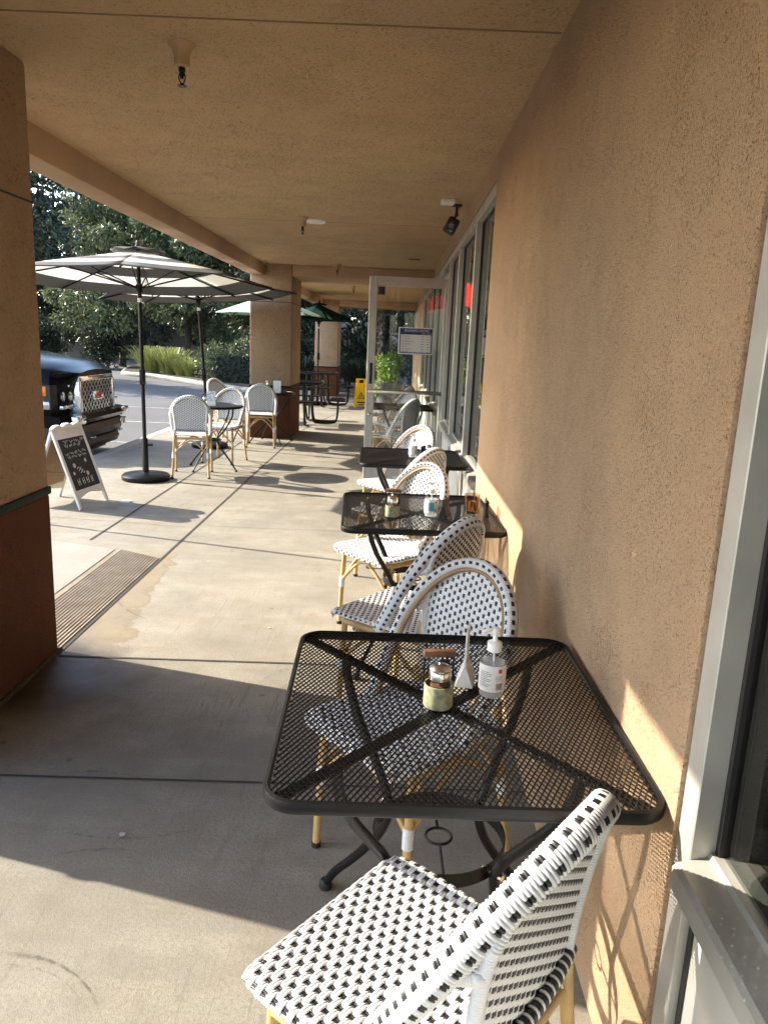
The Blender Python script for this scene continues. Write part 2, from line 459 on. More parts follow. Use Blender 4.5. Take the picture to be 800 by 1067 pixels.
# ------------------------------------------------------------------ the setting
WX = .515           # face of the cafe wall
CZ = 2.54           # ceiling
struct('ground', MB().box(-300, 300, -200, 400, -.6, -.25), M['soil'], 0)
struct('parking_lot', MB().box(-60, -3.64, -60, 60, -.24, -.15), M['asphalt'], 0)
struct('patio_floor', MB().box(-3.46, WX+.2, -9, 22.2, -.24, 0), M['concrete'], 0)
k = MB(); k.box(-3.64, -3.462, -9, 22.2, -.24, .002, .02)
struct('kerb', k, M['conc_kerb'])
# joints: dark sealant lines lying in the slab
j = MB()
def jl(x0, y0, x1, y1, w):
    d = V((x1-x0, y1-y0, 0)).normalized(); n = V((-d.y, d.x, 0))*w/2
    j.add([(x0-n.x, y0-n.y, .003), (x1-n.x, y1-n.y, .003), (x1+n.x, y1+n.y, .003), (x0+n.x, y0+n.y, .003)], [(0, 1, 2, 3)])
jl(-1.525, 3.30, -1.515, 7.9, .018); jl(-1.515, 7.9, -1.50, 11.5, .016)
jl(-2.16, 5.30, -2.165, 11.4, .018)
jl(-1.51, 3.285, -.42, 3.32, .014); jl(-.42, 3.32, .51, 3.34, .010)
jl(-1.52, 2.295, -.4, 2.33, .010); jl(-.4, 2.33, .51, 2.345, .008)
jl(-3.45, 6.02, -1.53, 5.80, .004); jl(-1.53, 5.86, .51, 5.92, .004)
jl(-1.51, 7.45, .51, 7.5, .006); jl(-1.5, 9.4, .51, 9.45, .006); jl(-1.5, 11.4, .51, 11.42, .008); jl(-3.45, 8.6, -2.17, 8.62, .005)
jl(-1.5, 12.65, -1.0, 17.5, .012); jl(-1.5, 14.6, .51, 14.6, .006); jl(-1.5, 17.2, .51, 17.2, .006)
jl(-1.52, .2, .51, .25, .008); jl(-1.52, -6, -1.52, 2.1, .014)
struct('floor_joints', j, M['joint'], 0)
g = MB()
for i in range(16):
    x = -1.862+i*.0206
    ye = lerp(5.09, 4.92, i/15)
    g.box(x, x+.0150, 3.375, ye, .0, .0065, .003, seg=1)
    g.box(x+.0150, x+.0206, 3.375, ye-.002, .0, .0015, mi=1)
struct('grooved_strip', g, [M['strip'], mat('groove_dirt', (.07, .05, .035), .95)])
w = MB(); w.add([(-3.44, 5.55, .0035), (-1.90, 5.09, .0035), (-1.90, 3.4, .0035), (-2.2, 3.4, .0035), (-3.44, 3.4, .0035)], [(4, 3, 2, 1, 0)])
struct('washed_paving', w, M['washed'], 0)
sf = MB()
def scuff(cx, cy, r, a0, a1, w):
    vs = []; n = 24
    for i in range(n+1):
        a = R(lerp(a0, a1, i/n)); ww = w*math.sin(PI*(i+.3)/(n+.6))
        for q in (r-ww, r+ww): vs.append((cx+q*math.cos(a), cy+q*math.sin(a), .0042))
    sf.add(vs, [(2*i, 2*i+1, 2*i+3, 2*i+2) for i in range(n)])
for a in ((-.86, 1.25, .30, 20, 118, .004), (-.87, 1.24, .315, 35, 112, .003), (-.85, 1.26, .26, 40, 125, .0025), (-.80, 2.55, .55, 250, 300, .006), (-.75, 1.55, .40, 80, 120, .006),
          (-.3, 4.3, .5, 10, 70, .005), (-.9, 4.4, .7, 200, 245, .006), (-.2, 3.0, .35, 100, 170, .004), (-.95, 2.0, .35, 60, 110, .008), (-.5, 5.2, .6, 150, 200, .006)): scuff(*a)
struct('floor_scuffs', sf, M['scuff'], 0)
gs = MB()
rg = random.Random(8)
for (x, y, r) in [(-.765, 2.02, .011), (-.2, 2.75, .008), (-1.1, 1.15, .006), (-.6, 3.75, .009), (-1.2, 4.9, .008), (-.25, 4.6, .007), (-2.6, 4.9, .01), (-.7, 6.3, .011)]:
    gs.add([(x+r*rg.uniform(.8, 1.25)*math.cos(PI*i/6), y+r*rg.uniform(.7, 1.1)*math.sin(PI*i/6), .0038) for i in range(12)], [tuple(range(12))])
struct('floor_spots', gs, mat('old_gum', (.42, .41, .39), .8), 0)
pl = MB()
for (a, b, c, d) in ((-9.2, 8.55, -4.0, 8.55), (-9.2, 11.35, -4.0, 11.35), (-9.2, 14.1, -4.0, 14.1), (-9.2, 16.9, -4.0, 16.9), (-9.2, 19.7, -4.0, 19.7)):
    pl.box(a, c, b-.05, b+.05, -.1495, -.146)
pl.box(-12.6, -12.5, 5, 24, -.1495, -.146)
struct('parking_lines', pl, mat('worn_white_line', (.27, .27, .265), .85, var=(9, .5)), 0)

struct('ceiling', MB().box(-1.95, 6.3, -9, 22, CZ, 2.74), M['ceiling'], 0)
struct('ceiling_joint', MB().box(-1.94, .51, 2.837, 2.845, CZ-.003, CZ+.01).box(-1.94, .51, 7.26, 7.264, CZ-.002, CZ+.01), mat('ceiling_joint_brown', (.23, .15, .08), .9), 0)  # brown control joints across the ceiling
struct('roof', MB().box(-2.147, 6.3, -9, 22.05, 2.745, 3.5), M['stucco'], 0)

def pillar(label, y0, y1):
    t = thing('stucco_pillar', label, 'pillar', (-1.85, (y0+y1)/2, 0), 0, 'stucco pillars along the walkway')
    hx0, hx1, hy = -.303, .305, (y1-y0)/2
    MB().box(hx0, hx1, -hy, hy, .79, CZ, .012).build('shaft', M['stucco_pillar'], t)
    MB().box(hx0-.002, hx1+.002, -hy-.002, hy+.002, 0, .762, .012).build('base', M['stucco_red'], t)
    MB().box(hx0-.008, hx1+.008, -hy-.008, hy+.008, .762, .797, .004).build('trim_band', M['trim'], t)
    MB().box(hx0-.0015, hx1+.0015, -hy-.0015, hy+.0015, 2.004, 2.012).build('score_line', M['joint'], t, 0)
    if y0 < 3: MB().hexa([(hx1-.02, -hy-.02, 0), (hx1+.022, -hy-.02, 0), (hx1+.022, hy+.01, 0), (hx1-.02, hy+.01, 0),
                      (hx1-.02, -hy-.02, .004), (hx1+.012, -hy-.02, .012), (hx1+.012, hy+.01, .012), (hx1-.02, hy+.01, .012)]).build('mortar_foot', M['soil'], t)
    return t
pillar('nearest tan stucco pillar with a brown base, cut by the picture edge', 2.19, 3.357)
pillar('tan stucco pillar with brown base behind the small dining table in the middle of the walkway', 11.45, 12.6)
pillar('farthest small stucco pillar behind the green umbrella pole', 20.7, 21.85)

def beam(label, x0, x1, y0, y1, g=None):
    o = MB().box(x0, x1, y0, y1, 2.38, CZ+.15 if x1 < -1.9 else CZ-.001, .01).build('stucco_beam', M['stucco'])
    return tag(o, label, 'beam', g)
beam('tan stucco edge beam from the near pillar to the next one', -2.15, -1.951, 3.36, 11.447, 'stucco beams')
beam('tan stucco edge beam running over the green umbrella behind the middle pillar', -2.15, -1.951, 12.603, 20.69, 'stucco beams')
beam('tan stucco edge beam on the camera side of the nearest pillar', -2.15, -1.951, -9, 2.187, 'stucco beams')
beam('dropped stucco cross beam from the middle pillar to the cafe wall', -1.54, WX-.002, 11.455, 12.595, 'stucco beams')
beam('dropped stucco cross beam at the far end of the walkway', -1.54, WX-.002, 20.72, 21.8, 'stucco beams')

w = thing('cafe_wall', 'large tan rough stucco cafe wall between the two shopfront windows', 'wall', (WX, 2.8, 0))
w.location = (0, 0, 0)
MB().box(WX, .76, 1.16, 4.45, 0, CZ-.001, .008).build('wall_panel', M['stucco'], w)
MB().box(WX+.001, .76, 4.452, 21.9, 2.402, CZ-.001).build('window_header', M['stucco'], w)
MB().box(WX+.001, .76, -9, 1.158, 2.402, CZ-.001).build('window_header', M['stucco'], w)
MB().box(WX+.001, .76, -9, -2.2, 0, 2.4).build('wall_panel', M['stucco'], w)
MB().box(WX+.001, .76, 15.4, 21.9, 0, 2.4).build('wall_panel', M['stucco'], w)
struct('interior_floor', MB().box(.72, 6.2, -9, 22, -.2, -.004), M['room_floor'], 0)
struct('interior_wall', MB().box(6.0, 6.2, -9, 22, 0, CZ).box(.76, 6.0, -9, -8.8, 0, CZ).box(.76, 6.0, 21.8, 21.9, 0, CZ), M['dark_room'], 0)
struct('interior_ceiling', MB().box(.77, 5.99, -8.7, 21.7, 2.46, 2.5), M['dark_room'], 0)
# counter and menu wall inside, only dimly seen
t = thing('service_counter', 'dim service counter seen through the shopfront glass', 'counter', (3.6, 9, 0))
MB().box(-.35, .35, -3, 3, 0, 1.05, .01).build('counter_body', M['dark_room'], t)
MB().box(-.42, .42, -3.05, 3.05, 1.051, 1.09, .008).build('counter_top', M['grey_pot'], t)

GX = .576
def window(label, y0, y1, j0=.03, j1=.03, sill=.70):
    t = thing('shopfront_window', label, 'window', (0, 0, 0), 0, 'shopfront windows')
    X0, X1 = .5235, .60
    f = MB()
    f.box(X0, X1, y0, y0+j0, 0, 2.398, .002, seg=1); f.box(X0, X1, y1-j1, y1, 0, 2.398, .002, seg=1)
    f.box(X0+.001, X1, y0+j0, y1-j1, 2.335, 2.398, .002, seg=1)
    f.box(X0+.001, X1, y0+j0, y1-j1, 0, .06, .002, seg=1)
    f.build('frame', M['alu'], t)
    q = MB()
    q.box(GX-.012, GX+.012, y0+j0, y0+j0+.012, sill+.012, 2.334); q.box(GX-.012, GX+.012, y1-j1-.012, y1-j1, sill+.012, 2.334)
    q.box(GX-.012, GX+.012, y0+j0+.012, y1-j1-.012, 2.323, 2.334)
    q.box(.540, .552, y0+j0, y0+j0+.014, .061, sill-.061); q.box(.540, .552, y1-j1-.014, y1-j1, .061, sill-.061)
    q.build('gasket', M['gasket'], t, 0)
    MB().box(GX-.003, GX+.003, y0+j0+.001, y1-j1-.001, sill+.002, 2.33).build('pane', M['glass'], t, 0)
    s = MB(); s.prism([(.497, sill-.05), (.497, sill-.012), (.505, sill-.004), (.553, sill+.006), (.557, sill+.016), (.605, sill+.016), (.605, sill-.06), (.54, sill-.06)], y0+j0+.0005, y1-j1-.0005, 'y')
    s.build('sill', M['alu'], t, 25)
    b = MB(); b.box(.544, .6, y0+j0+.014, y1-j1-.014, .061, sill-.061); b.build('kick_panel', M['alu_light'], t, 0)
    return t
window('nearest shopfront window with aluminium sill at the edge of the big stucco wall', -.75, 1.157, .05, .055, .685)
window('shopfront window on the camera side, mostly outside the picture', -2.195, -.752, .05, .05, .685)
window('first shopfront window past the stucco wall beside the second table', 4.453, 5.56, .05, .03)
window('second shopfront window past the stucco wall', 5.561, 6.97, .03, .03)
window('shopfront window right before the open glass door', 6.971, 8.22, .03, .03)
for i, (a, b, nme) in enumerate(((9.24, 10.75, 'shopfront window right past the open glass door'), (10.751, 12.2, 'second shopfront window past the open glass door'),
                               (12.201, 13.8, 'third shopfront window past the open glass door'), (13.801, 15.39, 'farthest shopfront window at the end of the glass front'))):
    window(nme, a, b)

d = thing('glass_door', 'open aluminium framed glass door with a push bar standing across the walkway', 'door', (.56, 8.27, 0), R(180+5.5))
W, Hh = .86, 2.17
f = MB()
f.box(0, .07, -.022, .022, .01, Hh, .004, seg=1); f.box(W-.085, W, -.022, .022, .01, Hh, .004, seg=1)
f.box(.07, W-.085, -.021, .021, Hh-.10, Hh, .003, seg=1); f.box(.07, W-.085, -.021, .021, .01, .22, .003, seg=1)
f.build('door_frame', M['alu'], d)
MB().box(.071, W-.086, -.003, .003, .22, Hh-.10).build('pane', M['door_glass'], d, 0)
b = MB()
for s in (1, -1):
    b.box(.02, W-.02, s*.05-.012, s*.05+.012, .965, 1.0, .005)
    for x in (.03, W-.05): b.box(x, x+.03, min(s*.021, s*.045), max(s*.021, s*.045), .97, .995)
b.build('push_bar', M['steel'], d)
lk = MB().box(W-.062, W-.028, .0225, .028, 1.06, 1.28, .003); lk.box(W-.055, W-.034, .028, .031, 1.09, 1.13, .002, 0).box(W-.055, W-.034, .028, .031, 1.15, 1.19, .002).box(W-.055, W-.034, .028, .031, 1.21, 1.25, .002)
lk.build('lock_plate', M['gasket'], d)
MB().lathe([(.0, 0), (.019, .0), (.019, .01), (.012, .013), (0, .013)], 16, T=Matrix.Translation((W-.045, .022, .735)) @ Matrix.Rotation(-PI/2, 4, 'X')).build('lock_cylinder', M['steel'], d)
MB().box(W-.16, W-.09, .024, .06, Hh-.19, Hh-.11, .004).build('closer_box', M['gasket'], d)
# notice with opening hours
sg = thing('opening_hours_sign', 'blue and white BUSINESS HOURS sign fixed to the open glass door', 'sign', (0, 0, 0))
sg.matrix_world = Matrix.Translation((.56, 8.27, 0)) @ Matrix.Rotation(R(185.5), 4, 'Z')
sx0, sx1, sz0, sz1 = .165, .535, 1.385, 1.665
MB().box(sx0, sx1, .006, .012, sz0, sz1, .002).build('sign_edge', M['signwhite'], sg)
MB().box(sx0+.012, sx1-.012, .012, .0135, sz0+.012, sz1-.012).build('sign_board', M['blue'], sg, 0)
MB().box(sx0+.024, sx1-.024, .0135, .0145, sz0+.022, sz1-.075).build('hours_panel', M['signwhite'], sg, 0)
FT = lambda x, z: Matrix.Translation((x, .0152, z)) @ Matrix(((-1, 0, 0, 0), (0, 0, 1, 0), (0, 1, 0, 0), (0, 0, 0, 1)))
text('heading', 'BUSINESS HOURS', .034, M['signwhite'], sg, FT((sx0+sx1)/2-.01, sz1-.046))
text('column_heading', 'OPEN   CLOSE', .016, M['signwhite'], sg, FT(sx0+.075, sz1-.067))
days = MB()
for i, dn in enumerate(('MONDAY', 'TUESDAY', 'WEDNESDAY', 'THURSDAY', 'FRIDAY', 'SATURDAY', 'SUNDAY')):
    text('day_line', dn, .021, M['ink'], sg, FT(sx1-.034, sz1-.101-i*.0262), 'LEFT')
    for x in (.055, .115):
        days.box(sx0+x-.02, sx0+x+.016, .0146, .0152, sz1-.096-i*.0262, sz1-.092-i*.0262)
days.build('time_columns', M['ink'], sg, 0)['kind'] = 'stuff'

# door frame in the shopfront and the transom over the opening
df = thing('door_opening', 'aluminium frame round the doorway behind the open glass door', 'door frame', (0, 0, 0))
MB().box(.5245, .60, 8.221, 8.262, 0, 2.398).box(.5245, .60, 9.2, 9.239, 0, 2.398).box(.5255, .599, 8.262, 9.2, 2.34, 2.398).box(.5255, .599, 8.262, 9.2, 2.19, 2.24).build('frame', M['alu'], df, 0)
MB().box(GX-.003, GX+.003, 8.262, 9.2, 2.24, 2.34).build('pane', M['glass'], df, 0)

# neon sign hanging inside
ns = thing('neon_sign', 'red neon OPEN sign glowing inside the shopfront glass', 'neon sign', (.6625, 7.335, 1.86), R(-9.5))
for i, (ch, sh) in enumerate((('O', [[(.5+.5*math.cos(a*PI/8), .5+.5*math.sin(a*PI/8)) for a in range(16)]]),
                             ('P', [[(0, 0), (0, 1), (.6, 1), (.9, .88), (.9, .6), (.6, .48), (0, .48)]]),
                             ('E', [[(.9, 0), (0, 0), (0, 1), (.9, 1)], [(0, .5), (.75, .5)]]),
                             ('N', [[(0, 0), (0, 1), (.9, 0), (.9, 1)]]))):
    tb = MB()
    for pth in sh:
        pts = [(0, .30-(i*.155+p[0]*.115), p[1]*.19) for p in pth]
        tb.tube(pts, .008, 8, closed=(ch == 'O'))
    tb.build('neon_letter', M['neon'], ns)
for y in (-.2, .2): MB().tube([(.0, y, .19), (.0, y, .6)], .002, 6).build('hanging_wire', M['gasket'], ns)

# ceiling fittings
def sprinkler(label, x, y, parts=True):
    t = thing('fire_sprinkler', label, 'sprinkler', (x, y, CZ), 0, 'fire sprinklers in the ceiling')
    MB().lathe([(0, .0), (.052, .0), (.05, -.006), (.036, -.02), (.029, -.04), (.028, -.075), (.022, -.08), (0, -.08)], 24).build('escutcheon', M['escutcheon'], t)
    h = MB().lathe([(0, -.08), (.012, -.08), (.013, -.092), (.008, -.098), (.007, -.112), (.006, -.118), (0, -.118)], 14)
    h.tube(curve([(-.008, 0, -.098), (-.012, 0, -.115), (-.004, 0, -.135)], 4), .0025, 6); h.tube(curve([(.008, 0, -.098), (.012, 0, -.115), (.004, 0, -.135)], 4), .0025, 6)
    h.lathe([(0, -.133), (.007, -.133), (.007, -.14), (.017, -.141), (.017, -.144), (0, -.144)], 14)
    h.build('sprinkler_head', M['black_metal'], t)
    return t
s0 = sprinkler('nearest ceiling sprinkler with flared tan collar at the top left', -.835, 3.08)
for y, lb in ((7.02, 'ceiling sprinkler beside the round flush ceiling light'), (11.08, 'ceiling sprinkler just before the cross beam'), (15.3, 'farthest ceiling sprinkler seen past the cross beam')):
    dup(s0, (-.86, y, CZ), label=lb)
cl = thing('ceiling_light', 'round flush ceiling light beside a sprinkler', 'ceiling light', (-.77, 7.2, CZ))
MB().lathe([(0, 0), (.10, 0), (.10, -.008), (.082, -.02), (.078, -.012), (0, -.012)], 28).build('trim_ring', M['white_paint'], cl)
MB().lathe([(0, -.0125), (.077, -.0125), (.06, -.021), (0, -.024)], 24).build('diffuser', M['frosted'], cl)
jb = MB().box(.29, .39, 5.87, 5.97, CZ-.03, CZ-.0005, .004).box(.30, .38, 5.88, 5.96, CZ-.034, CZ-.03)
tag(jb.build('junction_box', M['white_paint']), 'small square white box on the ceiling beside the black floodlight', 'junction box')
cm = thing('security_floodlight', 'black floodlight hanging from the ceiling near the shopfront windows', 'floodlight', (.42, 6.12, CZ))
MB().box(-.035, .035, -.035, .035, -.012, -.0005, .003).tube([(0, 0, -.01), (0, 0, -.075), (-.015, -.01, -.10)], .010, 10).ball((0, 0, -.072), .016).build('bracket', M['gasket'], cm)
TT = Matrix.Translation((-.035, -.02, -.155)) @ Matrix.Rotation(R(28), 4, 'Y') @ Matrix.Rotation(R(18), 4, 'X')
MB().box(-.045, .045, -.05, .05, -.06, .06, .018, T=TT).build('lamp_body', M['gasket'], cm)
MB().box(-.028, .028, -.056, -.0505, -.035, .035, .004, T=TT).build('lamp_lens', M['dkglass'], cm)
tag(MB().box(.12, .26, 9.98, 10.08, CZ-.008, CZ-.0005, .002).build('ceiling_vent', M['gasket']), 'small dark slotted vent in the ceiling above the open glass door', 'vent')
# ------------------------------------------------------------------ woven bistro chairs
def weave(mb, surf, vmax, half, P, rp, rc=.0031, gap=.00305, amp=.0026, rs=.0025, n=7, step=12, v0=0.):
    """plain weave of doubled white cords over doubled black ones: surf(u,v) -> (point, normal)"""
    rows = int((vmax-v0)/rp)
    for jn in range(rows+1):
        for o in (-gap, gap):
            v = v0+jn*rp+o
            hw = half(v)
            if hw < .012: continue
            m = max(4, int(round(2*hw/(P/step))))
            pts = []
            for i in range(m+1):
                u = -hw+2*hw*i/m
                p, nn = surf(u, v)
                c = math.cos(2*PI*u/P+PI*jn)
                c = math.tanh(1.5*c+.6)
                pts.append(p+nn*(amp*c))
            mb.tube(pts, rc, n, ref=nn, ab=(.72, 1.04))
    umax = max(half(v0+i*.01) for i in range(int((vmax-v0)/.01)+1))
    for kk in range(-int(umax/(P/2)), int(umax/(P/2))+1):
        for o in (-rs*1.05, rs*1.05):
            u = kk*P/2+o
            run = []
            for i in range(int((vmax-v0)/rp)*2+3):
                v = v0-rp/2+i*rp/2
                if half(v) > abs(u)+.004:
                    p, nn = surf(u, v); run.append(p)
                elif run: break
            if len(run) > 2: mb.tube(run, rs, 6, mi=1, ref=(0, 0, 1) if abs(run[0].z-run[-1].z) < .2 else (0, 1, 0))

def smooth01(t): t = max(0., min(1., t)); return t*t*(3-2*t)
DS = .40                                      # flat seat depth before the front roll
def seat_surf(u, v):
    y = -.20+v; z = .452
    sag = -.010*max(0, 1-(u/.2)**2)*max(0, 1-((v-.2)/.22)**2)
    r = .022
    ny, nz = 0., 1.
    if v > DS:
        a = min((v-DS)/r, PI/2)
        y = -.20+DS+r*math.sin(a); z = .452-r*(1-math.cos(a)); ny, nz = math.sin(a), math.cos(a)
        z -= max(0, (v-DS)-r*PI/2)
    w = half_seat(v)
    e = w-.020
    nx = 0.; x = u
    if abs(u) > e:
        a = min((abs(u)-e)/.018, PI/2)
        s = 1 if u > 0 else -1
        x = s*(e+.018*math.sin(a)); z -= .018*(1-math.cos(a))+max(0, abs(u)-e-.018*PI/2)
        nx = s*math.sin(a); nz *= math.cos(a)
    nn = V((nx, ny, nz)).normalized()
    return V((x, y, z+sag)), nn
def half_seat(v):
    w = lerp(.178, .208, min(1, max(0, v/DS)))
    if v < .05: w -= .05*(1-math.sqrt(max(0, 1-((.05-v)/.05)**2)))
    if v > .33: w -= .05*(1-math.sqrt(max(0, 1-((min(v, .43)-.33)/.105)**2)))
    return w+.018

# hoop: plane leaning back, sides straight then a half ellipse
HB, HT = V((0, -.015, .425)), V((0, -.272, .864))
HL = (HT-HB).length; HD = (HT-HB)/HL
def hoop_pts(inset=0., drop=0., n=60):
    a = .205-inset; b = .262-inset; s0 = HL-b-inset
    pts = []
    for i in range(14): pts.append((a-.018*(1-i/14)**1.5, s0*i/14-drop*(1-i/14)))
    for i in range(n+1):
        t = PI*i/n; c, s = math.cos(t), math.sin(t)
        pts.append((a*math.copysign(abs(c), c), s0+b*abs(s)))
    for i in range(14): pts.append((-a+.018*((i+1)/14)**1.5, s0*(1-(i+1)/14)-drop*(i+1)/14))
    return [V((x, 0, 0))+HB+HD*s for x, s in pts]
def resample(P, d):
    P = [V(p) for p in P]; out = [P[0]]; acc = 0.
    for a, b in zip(P, P[1:]):
        L = (b-a).length
        t = d-acc
        while t <= L:
            out.append(a+(b-a)*(t/L)); t += d
        acc = L-(t-d)
    return out
HN = V((1, 0, 0)).cross(HD)
def panel_y(z):
    t = (z-.5)/.38
    return -.196-.012*t-.058*t*abs(t)
def half_panel(v):
    z = .515+v*.97
    s = (z-HB.z)/(HT.z-HB.z)*HL
    a, b = .192, .262; s0 = HL-b-.002
    w = .150+.018*smooth01((z-.5)/.25)
    if s > s0: w = min(w, a*math.sqrt(max(0, 1-((s-s0)/b)**2)))
    return w
def panel_surf(u, v):
    z = .515+v*.97
    return V((u, panel_y(z)-.009*(1-(u/.19)**2), z)), V((0, .97, .22)).normalized()

def wrap_tube(mb, P, r, pitch=.0055, n=12, mi=0, step=4, mfun=None, ab=None, ref=None):
    Q = resample(P, pitch/step)
    rr = [r*(1-.13*(1-abs(math.sin(PI*i/step)))) for i in range(len(Q))]
    mb.tube(Q, rr, n, mi=mi, mfun=mfun, ab=ab, ref=ref)

def make_chair():
    t = thing('bistro_chair', 'x', 'chair', (0, 0, 0), 0, 'white and black woven bistro chairs')
    s = MB(); weave(s, seat_surf, DS+.045, half_seat, .042, .0122)
    s.build('seat', [M['white_cord'], M['black_cord']], t, 60, fix=False)
    p = MB(); weave(p, panel_surf, .345, half_panel, .036, .0122, rc=.0031, gap=.00305, amp=.0021)
    p.build('backrest', [M['white_cord'], M['black_cord']], t, 60, fix=False)
    h = MB()
    def hm(i, k):
        row = (k//2) % 6; on = k % 4 in (0, 1)
        cell = (i//4)//2                       # two wraps
        if k % 5 > 1: return 0
        return 1 if (cell + (k//5)) % 2 == 0 else 0
    wrap_tube(h, hoop_pts(), .0215, .0066, 25, mfun=hm, ab=(1.14, .86), ref=tuple(-HN))
    h.build('back_hoop', [M['white_cord'], M['black_cord']], t, 60, fix=False)
    MB().tube([q-HN*.004 for q in hoop_pts(.0205, -.005)], .0075, 10).build('hoop_tube', M['bamboo_dk'], t, 60)
    rim = [V((.158, -.199, .478))]
    for i in range(40):
        v = .004+.338*i/39
        w = half_panel(v)
        q, nn = panel_surf(w, v)
        rim.append(V((w+.004, q.y, q.z)))
    rim += [V((0, panel_surf(0, .346)[0].y, .515+.352*.97))]+[V((-q.x, q.y, q.z)) for q in rim[::-1]]
    pw = MB(); wrap_tube(pw, rim, .0115)
    pw.build('backrest_rim', M['white_cord'], t, 60)
    for sx in (1, -1):
        kn = MB(); wrap_tube(kn, [V((sx*.168, panel_y(.70)+.006, .712)), V((sx*.177, -.215, .702)), V((sx*.183, -.19, .692))], .0145)
        kn.build('post_knot', M['white_cord'], t, 60)
    def rm(i, k): return 0 if (i//4) % 3 == 0 else 1
    rl = MB(); wrap_tube(rl, [V((x, -.20-.016*(1-(x/.17)**2), .503)) for x in [-.165+.033*i for i in range(11)]], .0125, .0062, 12, mfun=rm)
    rl.build('back_rail', [M['white_cord'], M['black_cord']], t, 60, fix=False)
    fr = MB()
    fr.tube([(-.165, -.195, .418), (.165, -.195, .418), (.19, 0, .418), (.195, .14, .418), (.16, .185, .418), (-.16, .185, .418), (-.195, .14, .418), (-.19, 0, .418)], .0125, 10, closed=True)
    fr.build('seat_frame', M['bamboo'], t, 60)
    legs = []
    for sx in (1, -1):
        legs.append([(sx*.185, .155, .42), (sx*.19, .165, .22), (sx*.194, .172, .0)])
        legs.append([(sx*.163, -.195, .50), (sx*.168, -.20, .42), (sx*.178, -.225, .22), (sx*.19, -.262, .0)])
    for lg in legs:
        q = curve(lg, 4)
        l = MB().tube(q, .0125, 10, ref=(1, 0, 0)).build('leg', M['bamboo'], t, 60)
        c = MB(); c.tube([q[-1]+V((0, 0, .0)), q[-1]+V((0, 0, .016))], .0145, 10, ref=(1, 0, 0)); c.build('foot_cap', M['rubber'], l)
        mid = q[-5] if len(q) > 5 else q[len(q)//2]
        a = V(lg[-2]); up = (V(lg[-3])-a).normalized()
        wm = MB(); wrap_tube(wm, [a-up*.008, a+up*.055], .0158); wm.build('leg_wrap', M['white_cord'], l, 60)
    def brace(a, b, m):
        MB().tube(curve([a, V(a).lerp(V(m), .55)+V((0, 0, .02)), m, V(b).lerp(V(m), .55)+V((0, 0, .02)), b], 5), .0085, 8).build('stretcher', M['bamboo'], t, 60)
    brace((.19, .165, .25), (-.19, .165, .25), (0, .172, .395))
    brace((.176, -.222, .25), (-.176, -.222, .25), (0, -.20, .395))
    brace((.19, .165, .25), (.176, -.222, .25), (.188, -.02, .395))
    brace((-.19, .165, .25), (-.176, -.222, .25), (-.188, -.02, .395))
    return t
chair0 = make_chair()
CH = [  # x, y, heading (direction the seat faces, degrees from +x), label
 (.085, 1.10, 141.5, 'nearest woven bistro chair, cut by the bottom edge of the picture'),
 (.085, 1.985, 222, 'woven bistro chair facing the camera behind the first table'),
 (.085, 2.885, 143, 'woven bistro chair with its back to the camera at the second table, seat jutting left'),
 (.02, 3.84, 222, 'woven bistro chair facing the camera behind the second table'),
 (.06, 4.78, 143, 'woven bistro chair with its back to the camera at the third table'),
 (.05, 5.74, 222, 'woven bistro chair facing the camera behind the third table, in front of the glass door'),
 (.03, 8.90, 148, 'woven bistro chair seen through the glass door, back to the camera'),
 (.03, 10.10, 222, 'bistro chair facing the camera beyond the glass door and the fourth table'),
 (.02, 11.35, 150, 'farthest bistro chair seen through the glass door, back to the camera'),
 (-2.15, 8.13, 100, 'woven bistro chair beside the umbrella base, back to the camera'),
 (-2.02, 9.05, 258, 'woven bistro chair facing the camera behind the small round table'),
 (-1.83, 10.62, 97, 'woven bistro chair with its back to the camera in front of the middle pillar'),
 (-2.40, 11.02, 330, 'mostly hidden bistro chair behind the round table, only its tilted back top showing'),
]
for i, (x, y, hd, lb) in enumerate(CH):
    rz = R(hd-90)
    if i == 0:
        chair0.location = (x, y, 0); chair0.rotation_euler = (0, 0, rz); chair0['label'] = lb
    else: dup(chair0, (x, y, 0), rz, lb)

# ------------------------------------------------------------------ mesh topped tables
def rrect(hx, hy, r, n=6):
    out = []
    for cx, cy, a0 in ((hx-r, hy-r, 0), (-hx+r, hy-r, 90), (-hx+r, -hy+r, 180), (hx-r, -hy+r, 270)):
        for i in range(n+1):
            a = R(a0+90*i/n); out.append((cx+r*math.cos(a), cy+r*math.sin(a)))
    return out
def mesh_top(mb, inside, hx, hy, p, q, w, z0, z1):
    """expanded-metal diamonds: two families of strands clipped to the outline"""
    K = int(hx/p+hy/q)+2
    for sgn in (1, -1):
        for k in range(-K, K+1):
            # x/p + sgn*y/q = k
            d = V((p, -sgn*q, 0)).normalized(); nn = V((-d.y, d.x, 0))
            o = V((k*p, 0, 0))
            L = 2*(hx+hy); n = 240; ts = [(-L/2)+L*i/n for i in range(n+1)]
            seg = [t for t in ts if inside(*(o+d*t).xy)]
            if len(seg) < 2: continue
            a, b = o+d*(seg[0]-L/n*.5), o+d*(seg[-1]+L/n*.5)
            s = nn*w/2
            zz0, zz1 = (z0, z1) if sgn > 0 else (z0+.0004, z1+.0004)
            pts = [a-s, b-s, b+s, a+s]; tl = nn*w*(.18 if w < .004 else 0)*(1 if nn.x > 0 else -1)
            mb.add([(*(v+tl).xy, zz0) for v in pts]+[(*(v-tl).xy, zz1) for v in pts], [(3, 2, 1, 0), (4, 5, 6, 7), (0, 1, 5, 4), (1, 2, 6, 5), (2, 3, 7, 6), (3, 0, 4, 7)])
